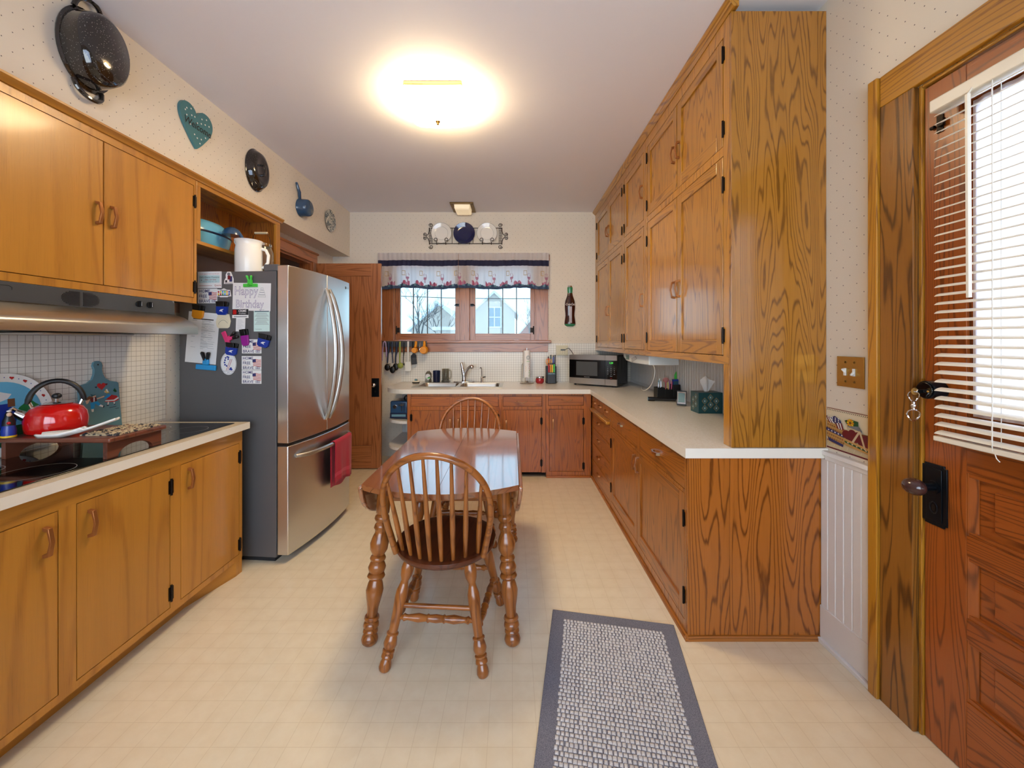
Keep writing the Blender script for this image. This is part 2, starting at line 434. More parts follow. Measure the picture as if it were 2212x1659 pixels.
build(MB().m('wallpaper').box(XL, -1.996, YF, YB, 2.452, H), 'wall_soffit', kind=S, smooth=0)
h = MB().m('doorwood_z').box(-3.5, -3.4, YF, YB, 0, H); h.box(-3.4, -2.33, 3.0, 3.1, 0, H)
build(h, 'wall_hall', kind=S, smooth=0)
# mosaic backsplashes
b = MB(FB).m('mosaic').box(-1.36, .442, .0005, .005, .915, 1.279); b.box(.442, 1.466, .0005, .005, .915, 1.388)
build(b, 'tile_backsplash', wb, smooth=0)
build(MB(FL).m('mosaic').box(.72, 2.47, .0005, .005, .915, 1.66), 'tile_backsplash', wl, smooth=0)
build(MB(FL).m('pinktan').box(2.47, 3.42, .0005, .004, 1.6, 2.03), 'tan_wall_panel', wl, smooth=0)  # thin pinkish tan sheet on the wall below the open shelf
# the doorway in the left wall, and its trim
t = MB(FL).m('fir_y').box(3.36, 4.36, .0005, .024, 2.281, 2.372); t.box(3.34, 4.38, .0005, .032, 2.372, 2.392)
t.m('fir_z').box(3.36, 3.449, .0005, .02, 0, 2.281); t.box(4.271, 4.36, .0005, .02, 0, 2.281)
t.m('fir_y').box(3.45, 4.27, -.12, 0, 2.262, 2.28); t.m('fir_z').box(3.45, 3.468, -.12, 0, 0, 2.262); t.box(4.252, 4.27, -.12, 0, 0, 2.262)
build(t, 'trim_1', kind=S, smooth=0)
# open door in front of the back wall
D1 = thing('door_1', 'open dark wood panel door in front of the window wall, behind the refrigerator', 'door', (-2.16, 4.30, .01), kind=S)
d = MB(fr_plane('back', 4.285)); x0, x1, z0, z1 = -2.16, -1.444, .01, 2.27
d.m('fir_z').box(x0, x0+.11, -.035, 0, z0, z1); d.box(x1-.11, x1, -.035, 0, z0, z1)
d.m('fir_x').box(x0+.11, x1-.11, -.035, 0, z0, .26); d.box(x0+.11, x1-.11, -.035, 0, 2.13, z1)
d.m('fir_z').box(x0+.11, x1-.11, -.026, -.009, .26, 2.13)
build(d, 'slab', D1, smooth=0, bevel=.002)
k = MB(fr_plane('back', 4.285)).m('lockblack').box(-1.545, -1.463, 0, .006, .80, 1.005); k.box(-1.537, -1.471, .006, .009, .808, .997)
kp = build(k, 'escutcheon', D1, bevel=.002)
k = MB().m('chrome').cyl((-1.504, 4.276, .935), (-1.504, 4.235, .935), .01); k.ball((-1.504, 4.222, .935), .024, .02, .024)
k.m('black').disc(-1.504, .86, .008, .014, 4.2755)
build(k, 'knob', kp)

# ---------------------------------------------------------------- the back window
W1 = thing('window_1', 'double wood casement window over the sink with leaded panes', 'window', (-.58, YB, 1.28), kind=S)
c = MB(FB).m('fir_z'); c.box(-1.60, -1.453, .0005, .022, 1.425, 2.40); c.box(.2905, .442, .0005, .022, 1.425, 2.40); c.box(-.640, -.522, -.06, .016, 1.425, 2.40)
c.m('fir_x').box(-1.62, .462, .0005, .026, 2.40, 2.475)
build(c, 'casing', W1, smooth=0, bevel=.002)
build(MB(FB).m('fir_x').box(-1.64, .4785, .0005, .05, 1.390, 1.4245), 'stool', W1, bevel=.005)
build(MB(FB).m('fir_x').box(-1.60, .442, .0055, .02, 1.281, 1.390), 'apron', W1, bevel=.003)
j = MB(FB).m('fir_z'); j.box(-1.453, -1.44, -.15, 0, 1.41, 2.40); j.box(.2775, .2905, -.15, 0, 1.41, 2.40)
j.m('fir_x').box(-1.44, .2775, -.15, 0, 2.387, 2.40); j.box(-1.44, .2775, -.15, -.001, 1.39, 1.412); build(j, 'jamb', W1, smooth=0)
for (a0, a1, g0, g1, cames, hs) in ((-1.44, -.640, -1.3825, -.703, (893.1, 923.4, 953.3), -1), (-.522, .2775, -.453, .2267, (1055.4, 1086, 1115.8), 1)):
    s = MB(FB).m('fir_z'); s.box(a0, g0, -.07, -.025, 1.425, 2.385); s.box(g1, a1, -.07, -.025, 1.425, 2.385)
    s.m('fir_x').box(g0, g1, -.07, -.025, 1.425, 1.5075); s.box(g0, g1, -.07, -.025, 2.31, 2.385)
    so = build(s, 'sash', W1, smooth=0, bevel=.002)
    build(MB(FB).m('glassdimmed').box(g0, g1, -.05, -.046, 1.5075, 2.31), 'pane', so, smooth=0)
    cm = MB(FB).m('darkgrey')
    for u in cames: x = (u-CU)*4.83/F; cm.box(x-.0055, x+.0055, -.058, -.040, 1.5075, 2.31)
    build(cm, 'lead_came', so, smooth=0)
    la = MB(FB).m('lockblack'); lx = (988 if hs < 0 else 1019.5)*1.0; lx = (lx-CU)*4.8/F
    la.box(lx-.02, lx+.02, -.025, -.012, 1.845, 1.875); la.tube([(lx-.012*hs, -.012, 1.862), (lx+.02*hs, -.006, 1.864), (lx+.035*hs, -.008, 1.852)], .006)
    build(la, 'latch', so)
    hg = MB(FB).m('iron'); hx = a0+.012 if hs < 0 else a1-.012; hg.cyl((hx, -.018, 1.50), (hx, -.018, 1.60), .007); hg.box(hx-.004 if hs < 0 else hx-.04, hx+.04 if hs < 0 else hx+.004, -.024, -.021, 1.52, 1.58)
    build(hg, 'hinge', so)
# unseen window added behind the camera to fill the room with daylight
W2 = thing('window_2', 'plain window added behind the camera to let in fill light', 'window', (-.2, YF, .85), kind=S)
FF = fr_plane('back', YF)
c = MB(FF).m('fir_z'); c.box(-1.85, -1.75, -.02, 0, .75, 2.55); c.box(1.15, 1.25, -.02, 0, .75, 2.55); c.box(-.33, -.27, .02, .12, .75, 2.55); c.m('fir_x').box(-1.85, 1.25, -.02, 0, 2.55, 2.65); c.box(-1.85, 1.25, -.05, 0, .70, .75)
build(c, 'casing', W2, smooth=0); build(MB(FF).m('glass').box(-1.75, 1.15, .06, .064, .75, 2.55), 'pane', W2, smooth=0)

# ---------------------------------------------------------------- wainscot, border and casing by the outer door
bd = MB(FR).m('paintwhite')
def beads(mb, a0, a1, z0, z1, n, pitch=.043):
    a = a1
    while a > a0+.001:
        b_ = max(a0, a-pitch); e = min(.004, (a-b_)/4)
        mb.prism([(b_, 0.001), (a, 0.001), (a, n-.005), (a-e, n), (a-.45*pitch, n) if a-.45*pitch > b_+e else (a-e*1.5, n), (b_+e, n), (b_, n-.005)], z0, z1, 'xy'); a = b_
beads(bd, 1.572, 1.838, .17, .862, .012); build(bd, 'trim_2', kind=S, smooth=20)
bd = MB(FR).m('paintwhite'); beads(bd, 1.90, 4.775, .945, 1.33, .012); bd.box(1.90, 4.775, .001, .018, .915, .945); build(bd, 'trim_3', kind=S, smooth=20)
c = MB(FR).m('paintwhite'); c.box(1.572, 1.805, .001, .02, .862, .885); c.box(1.572, 1.805, .001, .032, .885, .906)
build(c, 'trim_4', kind=S, smooth=0, bevel=.004)
c = MB(FR).m('paintwhite'); c.box(1.572, 1.838, .001, .016, .02, .17); c.box(1.572, 1.838, .001, .03, 0, .02); build(c, 'baseboard_right', kind=S, smooth=0, bevel=.003)
for side, (s0, s1) in (('front', (YF+.01, .36)),):
    build(MB(FR).m('paintwhite').box(s0, s1, .001, .016, 0, .17), 'baseboard_'+side, kind=S, smooth=0)
# wallpaper border with baskets, a printed strip
B0, B1, Z0, Z1 = 1.572, 1.813, .916, 1.108
br = MB(FR); bw = B1-B0
def bx(u): return B1-u*bw        # u 0..1 runs toward the door casing
br.m('cream').box(B0, B1, .0006, .0012, Z0, Z1)
def P(*pts): return [(bx(u), Z0+w*(Z1-Z0)) for u, w in pts]
Lr = [.0014]
def lay(mname, pts): Lr[0] += .00004; br.m(mname).poly(pts, Lr[0])
lay('creamdark', P((0, .06), (1, .06), (1, .2), (0, .26)))
for i in range(7): lay('cream', P((i/7+.01, .07), (i/7+.015, .07), (i/7+.06, .2), (i/7+.055, .2)))
lay('darkred', P((0, .02), (1, .02), (1, .055), (0, .055))); lay('darkred', P((0, .975), (1, .975), (1, .99), (0, .99)))
for i in range(26): lay('blackprint', P((i/26, .93), (i/26+.012, .93), (i/26+.028, .96), (i/26+.018, .96)))
lay('straw', P((0, .68), (.40, .56), (.42, .45), (.40, .2), (.30, .14), (.12, .16), (.05, .24), (0, .3)))
for i in range(6):
    for q in range(8): lay('strawdark' if (i+q) % 3 else 'rust', P((.01+q*.048+(i % 2)*.02, .2+i*.075-q*.008), (.04+q*.048+(i % 2)*.02, .195+i*.075-q*.008), (.04+q*.048+(i % 2)*.02, .225+i*.075-q*.008), (.01+q*.048+(i % 2)*.02, .23+i*.075-q*.008)))
lay('flagblue', P((0, .44), (.41, .36), (.41, .42), (0, .51))); lay('flagblue', P((.06, .2), (.38, .14), (.39, .2), (.04, .28)))
for i in range(5): lay('paper', P((.04+i*.075, .45-i*.014), (.07+i*.075, .445-i*.014), (.07+i*.075, .47-i*.014), (.04+i*.075, .475-i*.014)))
lay('flagblue', P((.10, .76), (.2, .82), (.33, .74), (.35, .68), (.22, .64), (.1, .7)))
for i in range(3):
    for q in range(3): lay('paper', P((.13+i*.07, .68+q*.04), (.155+i*.07, .675+q*.04), (.155+i*.07, .7+q*.04), (.13+i*.07, .705+q*.04)))
for i in range(4): lay('darkred' if i % 2 == 0 else 'paper', P((.0+i*.025, .78-i*.01), (.025+i*.025, .79-i*.01), (.10+i*.03, .64), (.07+i*.03, .64)))
for i in range(5): lay('darkred' if i % 2 == 0 else 'paper', P((.21+i*.03, .66+i*.006), (.24+i*.03, .66+i*.006), (.30+i*.025, .55), (.27+i*.025, .53)))
lay('leafgreen', P((.42, .77), (.54, .82), (.7, .80), (.7, .68), (.5, .64)))
for i in range(10):
    a = 2*pi*i/10; cx, cz = bx(.54), Z0+.74*(Z1-Z0)
    lay('orange' if i % 2 else 'yellow', [(cx, cz), (cx+.016*cos(a-.25), cz+.016*sin(a-.25)), (cx+.019*cos(a), cz+.019*sin(a)), (cx+.016*cos(a+.25), cz+.016*sin(a+.25))])
lay('brown', [(bx(.54)+.006*cos(a), Z0+.74*(Z1-Z0)+.006*sin(a)) for a in [i*pi/6 for i in range(12)]])
lay('greyprint', P((.48, .66), (.7, .7), (.77, .62), (.76, .54), (.5, .52))); lay('creamdark', P((.49, .64), (.72, .6), (.72, .5), (.5, .5)))
lay('brown', P((.75, .55), (1, .57), (1, .38), (.8, .42)))
for i, (u, w) in enumerate(((.46, .46), (.58, .5), (.70, .48), (.84, .44), (.95, .40), (.52, .4), (.64, .42), (.77, .38), (.9, .33), (.98, .3))):
    lay('apple' if i % 2 else 'darkred', [(bx(u)+.021*cos(a), Z0+w*(Z1-Z0)+.019*sin(a)) for a in [i2*pi/8 for i2 in range(16)]])
lay('straw', P((.38, .37), (1, .26), (1, .14), (.45, .2), (.41, .25)))
lay('leafgreen', P((.43, .27), (1, .17), (1, .21), (.42, .31)))
for i in range(6): lay('cream', P((.48+i*.09, .275-i*.016), (.51+i*.09, .27-i*.016), (.51+i*.09, .29-i*.016), (.48+i*.09, .295-i*.016)))
lay('tan', P((.57, .32), (.61, .31), (.745, .58), (.73, .61), (.71, .6))); lay('tan', P((.86, .22), (.82, .23), (.72, .58), (.735, .61), (.755, .6)))
build(br, 'basket_border', wr, smooth=0, recalc=False)

# ---------------------------------------------------------------- outer door with blind
c = MB(FR).m('casing_z'); c.box(1.405, 1.532, .0005, .022, 0, 2.33); c.m('oak_z').box(1.532, 1.571, .0005, .034, 0, 2.45)
c.m('casing_z').box(.373, .50, .0005, .022, 0, 2.33); c.m('oak_z').box(.334, .373, .0005, .034, 0, 2.45)
c.m('oak_y').box(.373, 1.532, .0005, .022, 2.33, 2.45); c.m('oak_z').box(1.392, 1.405, -.15, .003, 0, 2.33); c.box(.50, .513, -.15, .003, 0, 2.33); c.m('oak_y').box(.513, 1.392, -.15, .003, 2.317, 2.33)
build(c, 'trim_5', kind=S, smooth=0, bevel=.003)
D2 = thing('door_2', 'varnished outer door with glass upper half and raised lower panels', 'door', (XR+.02, .95, 0), kind=S)
DX = XR+.005; FD = fr_plane('right', DX)
d = MB(FD); a0, a1 = .516, 1.389; pa0, pa1 = .65, 1.262
d.m('doorwood_z').box(a0, pa0, -.045, 0, .005, 2.312); d.box(pa1, a1, -.045, 0, .005, 2.312)
rails = [(.005, .235), (.443, .513), (.513+.0, .513), (.708, .781)]
d.m('doorwood_y')
for z0, z1 in ((.005, .243), (.443, .513), (.713, .781), (.985, 1.165), (2.19, 2.312)): d.box(pa0, pa1, -.045, 0, z0, z1)
for z0, z1 in ((.243, .443), (.513, .713), (.781, .985)):
    d.m('doorwood_y').box(pa0, pa1, -.04, -.018, z0, z1)
    d.box(pa0+.065, pa1-.065, -.02, -.011, z0+.04, z1-.04)
    d.m('doorwood_z')
    for (q0, q1, r0, r1) in ((pa0, pa0+.022, z0, z1), (pa1-.022, pa1, z0, z1)): d.prism([(q0, -.018), (q1, -.018), (q1, -.014 if q1 < 1 else -.002), (q0, -.002 if q1 < 1 else -.014)], r0, r1, 'xy')
    d.m('doorwood_y')
    for zz, up in ((z0, 1), (z1, -1)): d.box(pa0, pa1, -.018, -.004, min(zz, zz+.014*up), max(zz, zz+.014*up))
d.m('doorwood_z')
for q0, q1 in ((pa0, pa0+.02), (pa1-.02, pa1)): d.box(q0, q1, -.04, -.012, 1.165, 2.19)
d.m('doorwood_y')
for z0, z1 in ((1.165, 1.185), (2.17, 2.19)): d.box(pa0+.02, pa1-.02, -.04, -.012, z0, z1)
build(d, 'slab', D2, smooth=0, bevel=.0015)
build(MB(FD).m('glass').box(pa0+.02, pa1-.02, -.026, -.022, 1.185, 2.17), 'pane', D2, smooth=0)
def dz(u, v, off=0.0): return zx(u, v, DX-off)
e = MB(FD).m('lockblack'); p0 = dz(1996, 1006); p1 = dz(2049, 1008); q = dz(2049, 1138)
ya, yb_ = p1[0], p0[0]; zt, zb_ = .985, .772
e.prism([(ya+.008, zb_), (yb_-.008, zb_), (yb_-.008, zb_+.008), (yb_, zb_+.008), (yb_, zt-.008), (yb_-.008, zt-.008), (yb_-.008, zt), (ya+.008, zt), (ya+.008, zt-.008), (ya, zt-.008), (ya, zb_+.008), (ya+.008, zb_+.008)], .0005, .006)
e.box(ya+.014, yb_-.014, .006, .009, zb_+.016, zt-.016); e.m('black').disc((ya+yb_)/2, zb_+.062, .006, .012, .0095)
e.m('lockblack').tube([((ya+yb_)/2+.012*cos(t_), .009, zb_+.062+.02*sin(t_)) for t_ in [i*pi/6 for i in range(12)]], .002, 6, True)
eo = build(e, 'escutcheon', D2, bevel=.002)
k = MB(FD).m('lockblack'); kc = ((ya+yb_)/2, .06, .905)
k.cyl((kc[0], .006, kc[2]), (kc[0], .045, kc[2]), .013); k.cyl((kc[0], .006, kc[2]), (kc[0], .012, kc[2]), .022)
k.m('knobbrown').ball((kc[0]+.004, .072, kc[2]), .036, .03, .029)
build(k, 'knob', eo)
L = MB(FD).m('lockblack'); lp = dz(2030, 842); L.cyl((lp[0], .0005, lp[1]), (lp[0], .05, lp[1]), .031, 24); L.m('blackgloss').cyl((lp[0], .05, lp[1]), (lp[0], .056, lp[1]), .027, 24); L.m('brass').cyl((lp[0]-.016, .056, lp[1]-.004), (lp[0]-.016, .06, lp[1]-.004), .004)
build(L, 'rim_lock', D2, bevel=.003)
kx, kz = lp[0]+.004, lp[1]-.006
K = thing('door_key', 'small key with two metal rings hanging in the black cylinder lock of the blind-covered door', 'key', tuple(FD @ Vector((kx, .06, kz))))
k = MB(FD).m('chrome').box(kx-.002, kx+.002, .057, .076, kz-.006, kz+.006); k.m('brass').prism(arc(.082, kz, .013, 0, 2*pi, 14), kx-.0012, kx+.0012, 'yz')
build(k, 'blade', K, bevel=.0004)
def ring(mb, cy, cz, r, x, th=.0018, rz=None): return mb.tube([(x+.004*sin(2*a), cy+r*cos(a), cz+(rz or r)*sin(a)) for a in [2*pi*i/24 for i in range(24)]], th, 6, True)
k = MB(FD).m('chrome'); ring(k, .086, kz-.018, .018, kx); k.cyl((kx, .086, kz-.036), (kx, .086, kz-.062), .005); k.ball((kx, .086, kz-.05), .008, .008, .009)
ring(k, .086, kz-.083, .021, kx, .0026, .019)
build(k, 'key_rings', K)
# blind
BX = 1.415; FX = fr_plane('right', BX)
BL = thing('mini_blind', 'white slatted mini blind hanging open over the glass of the outer door', 'blind', (BX, .95, 1.08))
hz0 = 2.175; ba0, ba1 = .56, 1.292
build(MB(FX).m('slatcream').box(ba0-.012, ba1+.015, -.034, .014, hz0, hz0+.042), 'headrail', BL, bevel=.004)
s = MB(FX).m('slatcream'); nsl = 38
for i in range(nsl):
    z = 1.112+i*(hz0-1.112-.012)/(nsl-1); tl = -.005
    pr = [(-.0125, -tl), (-.006, -tl*.4+.0022), (.0, .0026), (.006, tl*.4+.0022), (.0125, tl)]
    vs = [(a, y, z+dz_) for a in (ba0, ba1) for y, dz_ in pr]+[(a, y, z+dz_-.0012) for a in (ba0, ba1) for y, dz_ in pr]
    fs = [(j, j+1, j+6, j+5) for j in range(4)]+[(j+10, j+15, j+16, j+11) for j in range(4)]+[(0, 5, 15, 10), (4, 14, 19, 9)]+[(0, 10, 11, 1), (1, 11, 12, 2), (2, 12, 13, 3), (3, 13, 14, 4), (5, 6, 16, 15), (6, 7, 17, 16), (7, 8, 18, 17), (8, 9, 19, 18)]
    s.add(vs, fs)
build(s, 'slats', BL, smooth=60)
build(MB(FX).m('slatcream').box(ba0-.004, ba1+.004, -.013, .013, 1.082, 1.099), 'bottom_rail', BL, bevel=.003)
cd = MB(FX).m('white')
for a in (1.135, .70):
    for dy, dx in ((-.013, .0), (.013, .0), (.0, .012)): cd.cyl((a+dx, dy, 1.09), (a+dx, dy, hz0), .0011, 5)
cd.tube([(1.13, .012, 1.085), (1.124, .014, 1.072), (1.118, .012, 1.064)], .0014, 5)
build(cd, 'ladder_cords', BL)
w = MB(FX).m('slatcream').cyl((1.185, .026, hz0-.01), (1.18, .028, 1.545), .0065, 6); w.cyl((1.185, .012, hz0+.01), (1.185, .026, hz0-.01), .003, 6)
build(w, 'tilt_wand', BL)
hb = MB(FD).m('iron'); hp = dz(2031, 268); hb.box(hp[0]-.012, hp[0]+.008, .0005, .004, hp[1]-.03, hp[1]+.03); hb.box(hp[0]-.02, hp[0]-.002, .004, .014, hp[1]-.012, hp[1]+.012); hb.cyl((hp[0]+.012, .006, hp[1]-.004), (hp[0]+.024, .006, hp[1]-.004), .006)
build(hb, 'bracket', D2)
# sheer curtain on the door glass
n = 60; cu = MB(FD).m('sheer'); vs = []
for i in range(n+1):
    a = pa0+.012+(pa1-pa0-.024)*i/n
    for z in (1.17, 1.5, 1.9, 2.185): vs.append((a, -.006+.0035*sin(i*1.25), z))
cu.add(vs, [(i*4+j, (i+1)*4+j, (i+1)*4+j+1, i*4+j+1) for i in range(n) for j in range(3)])
build(cu, 'sheer_curtain', label='white sheer curtain panel stretched over the glass of the outer door, behind the blind', cat='curtain', smooth=60, recalc=False)
# switch plate
FRs = fr_plane('right', XR)
SWP = thing('light_switch', 'brass double switch plate on the dotted wallpaper beside the outer door', 'switch', (XR, 1.688, 1.20))
s = MB(FRs).m('brass').box(1.618, 1.752, .0008, .006, 1.212, 1.345)
for da in (-.022, .022):
    for dzz in (-.042, .042): s.m('brassdark').cyl((1.685+da, .006, 1.2785+dzz), (1.685+da, .0075, 1.2785+dzz), .005, 10)
build(s, 'plate', SWP, bevel=.003)
for da, up in ((-.022, -1), (.022, 1)):
    s = MB(FRs).m('white').box(1.685+da-.005, 1.685+da+.005, .006, .012, 1.262, 1.294); s.tube([(1.685+da, .008, 1.278), (1.685+da, .022, 1.278+.012*up)], [.006, .004], 8)
    build(s, 'toggle', SWP, bevel=.0008)

# ------------------------------------------------------------------ cabinet helpers
def pull_mb(Fm, a, z, vert=True, mname='bronze', L=.05, n0=.0, out=.028):
    mb = MB(Fm).m(mname); w = .007
    o = [(-L-.005, 0), (-L, out-.006), (0, out+.004), (L, out-.006), (L+.005, 0), (L-.008, 0), (L-.012, out-.012), (0, out-.004), (-L+.012, out-.012), (-L+.008, 0)]
    if vert: return mb.prism([(n0+q, z+p) for p, q in o], a-w, a+w, 'yz')
    return mb.prism([(a+p, n0+q) for p, q in o], z-w, z+w, 'xy')
def vpull_mb(Fm, a, z, mname='copperpull', n0=0.0):
    return MB(Fm).m(mname).tube([(a-.055, n0, z+.006), (a-.05, n0+.018, z+.005), (a, n0+.022, z-.012), (a+.05, n0+.018, z+.005), (a+.055, n0, z+.006)], .0045, 6)
def hinge_mb(Fm, a, z, side, n0=0.0, h=.032):
    mb = MB(Fm).m('hingeblack').cyl((a, n0+.004, z-h-.008), (a, n0+.004, z+h+.008), .0048)
    mb.box(min(a, a-side*.013), max(a, a-side*.013), n0+.0005, n0+.003, z-h, z+h); mb.box(min(a, a+side*.013), max(a, a+side*.013), n0+.0005, n0+.003, z-h, z+h)
    return mb
def shaker_mb(Fm, a0, a1, z0, z1, wd, ha, st=.058, rt=.058, rb=.075, n0=0.0, th=.018):
    mb = MB(Fm); mb.m(wd+'_z').box(a0, a0+st, n0-th, n0, z0, z1); mb.box(a1-st, a1, n0-th, n0, z0, z1)
    mb.box(a0+st, a1-st, n0-th+.001, n0-.009, z0+rb, z1-rt)
    mb.m(wd+'_'+ha).box(a0+st, a1-st, n0-th, n0, z0, z0+rb); mb.box(a0+st, a1-st, n0-th, n0, z1-rt, z1)
    return mb
def slab_mb(Fm, a0, a1, z0, z1, mname, n0=0.0, th=.018): return MB(Fm).m(mname).box(a0, a1, n0-th, n0, z0, z1)
G = .003
def add_door(root, Fm, r, wd, ha, style='shaker', handle=None, hinges=None, name='door', n0=0.0, hm='bronze', hdl=None):
    a0, a1, z0, z1 = r[0]+G, r[1]-G, r[2]+G, r[3]-G
    mb = shaker_mb(Fm, a0, a1, z0, z1, wd, ha, n0=n0) if style == 'shaker' else slab_mb(Fm, a0, a1, z0, z1, wd+'_z', n0)
    o = build(mb, name, root, smooth=0, bevel=.0015)
    if handle: build((hdl or pull_mb)(Fm, handle[0], handle[1], mname=hm, n0=n0), 'handle', o, bevel=.001)
    for (a, z, s) in hinges or (): build(hinge_mb(Fm, a, z, s, n0), 'hinge', o)
    return o
def add_drawer(root, Fm, r, mname, handle, hm='copperpull', kind='v', n0=0.0):
    o = build(slab_mb(Fm, r[0]+G, r[1]-G, r[2]+G, r[3]-G, mname, n0), 'drawer', root, smooth=0, bevel=.0015)
    for (a, z) in handle:
        build(vpull_mb(Fm, a, z, hm, n0) if kind == 'v' else pull_mb(Fm, a, z, False, hm, .042, n0, .024), 'handle', o)
    return o
def case_mb(Fm, a0, a1, z0, z1, depth, wd, ha, holes, th=.02, inside='gapdark', top=None):
    mb = MB(Fm).m(wd+'_z'); grid_boxes(mb, a0, a1, z0, z1, -th, 0, holes)
    mb.m(inside).box(a0+.004, a1-.004, -depth, -th-.004, z0+.004, top or z1-.002)
    return mb

# ------------------------------------------------------------------ worktops
CT, CB = .914, .868
cm = MB().m('laminate')
def slab_top(pts, sides=True):
    k = len(pts)
    cm.m('laminate'); cm.poly(pts, CT, 'xy'); cm.poly(pts, CB, 'xy')
CX = .806
pieces = [[(-1.357+.27-.27*sin(a), 4.014+.27-.27*cos(a)) for a in [i*pi/20 for i in range(10, -1, -1)]]+[(-1.07, 4.014), (-1.07, 4.783), (-1.357, 4.783)]]
SX0, SX1, SY0, SY1 = -1.05, -.13, 4.22, 4.64
pieces += [[(-1.07, 4.014), (-.11, 4.014), (-.11, SY0), (-1.07, SY0)], [(-1.07, SY1), (-.11, SY1), (-.11, 4.783), (-1.07, 4.783)], [(-1.07, SY0), (SX0, SY0), (SX0, SY1), (-1.07, SY1)], [(SX1, SY0), (-.11, SY0), (-.11, SY1), (SX1, SY1)],
           [(-.11, 4.014), (CX, 4.014), (CX, 4.783), (-.11, 4.783)], [(CX, 1.807), (1.4685, 1.807), (1.4685, 4.783), (CX, 4.783)]]
for p in pieces: slab_top(p)
edge = [(-1.357, 4.783)]+pieces[0][:11]+[(CX, 4.014), (CX, 1.807), (1.4685, 1.807)]
cm.m('counteredge')
for p, q in zip(edge[:-1], edge[1:]): cm.add([(*p, CB), (*q, CB), (*q, CT), (*p, CT)], [(0, 1, 2, 3)])
build(cm, 'countertop', label='white speckled laminate worktop running under the window and along the tall cupboards', cat='countertop', smooth=0, recalc=False)
cm = MB()
cm.m('laminatebeige').poly([(-1.622, .70), (-1.622, 2.407), (-2.2, 2.407), (-2.2, .70)], CT, 'xy'); cm.poly([(-1.622, .70), (-1.622, 2.407), (-2.2, 2.407), (-2.2, .70)], CT-.04, 'xy')
cm.m('counteredge')
for p, q in (((-1.622, .70), (-1.622, 2.407)), ((-1.622, 2.407), (-2.2, 2.407)), ((-1.622, .70), (-2.2, .70))): cm.add([(*p, CT-.04), (*q, CT-.04), (*q, CT), (*p, CT)], [(0, 1, 2, 3)])
build(cm, 'countertop', label='beige worktop with white edge around the black cooktop beside the refrigerator', cat='countertop', smooth=0, recalc=False)

# ------------------------------------------------------------------ right-hand base cabinets
FX = fr_plane('right', .83); DEP = .632
A = thing('base_cabinet', 'oak base cabinet with two framed doors and a plank end beside the rug', 'cabinet', (1.14, 2.55, 0))
r_dr = [(1.872, 2.526, .70, .847), (2.58, 3.255, .70, .847)]; r_do = [(1.872, 2.582, .072, .682), (2.582, 3.255, .072, .682)]
build(case_mb(FX, 1.855, 3.262, .02, .866, DEP, 'oakbase', 'y', r_dr+[(1.872, 3.255, .072, .682)]), 'case', A, smooth=0)
for x0, x1 in ((.8305, 1.03), (1.03, 1.466)): build(MB().m('grainy_z').box(x0+.0004, x1-.0004, 1.84, 1.855, .02, .866), 'end_board', A, smooth=0, bevel=.0008)
t = MB().m('oakbase_y').prism([(.829, 0), (.829, .022), (.822, .02), (.817, .012), (.816, 0)], 1.827, 3.262, 'xz')
t.m('oakbase_x').prism([(1.84, 0), (1.84, .022), (1.833, .02), (1.828, .012), (1.827, 0)], .817, 1.46, 'yz'); build(t, 'toe_moulding', A, smooth=30)
add_drawer(A, FX, r_dr[0], 'oakbase_y', [(2.23, .775)], 'chrome', 'b'); add_drawer(A, FX, r_dr[1], 'oakbase_y', [(2.965, .775)], 'chrome', 'b')
add_door(A, FX, r_do[0], 'oakbase', 'y', handle=(2.548, .60), hinges=[(1.874, .56, -1), (1.874, .19, -1)], hm='copperpull')
add_door(A, FX, r_do[1], 'oakbase', 'y', handle=(2.616, .60), hinges=[(3.253, .56, 1), (3.253, .19, 1)])
A = thing('drawer_cabinet', 'oak drawer cabinet with pull-out board in the corner below the microwave', 'cabinet', (1.14, 3.65, 0))
sm = [(3.30, 3.518, .742, .85), (3.532, 3.775, .742, .85), (3.79, 3.985, .742, .85)]; bg = [(3.30, 3.985, z0, z1) for z0, z1 in ((.535, .70), (.375, .53), (.205, .37), (.05, .20))]
build(case_mb(FX, 3.264, 4.03, .02, .866, DEP, 'oakbase', 'y', sm+bg), 'case', A, smooth=0)
t = MB().m('oakbase_y').prism([(.829, 0), (.829, .022), (.822, .02), (.817, .012), (.816, 0)], 3.264, 4.02, 'xz'); build(t, 'toe_moulding', A, smooth=30)
for r in sm: add_drawer(A, FX, r, 'oakbase_z', [((r[0]+r[1])/2, .80)], 'bronze', 'b')
for r in bg: add_drawer(A, FX, r, 'oakbase_y', [(3.72, (r[2]+r[3])/2+.01)], 'bronze', 'b')
build(MB(FX).m('oak_y').box(3.29, 3.99, .0005, .036, .706, .732), 'pull_out_board', A, bevel=.004)

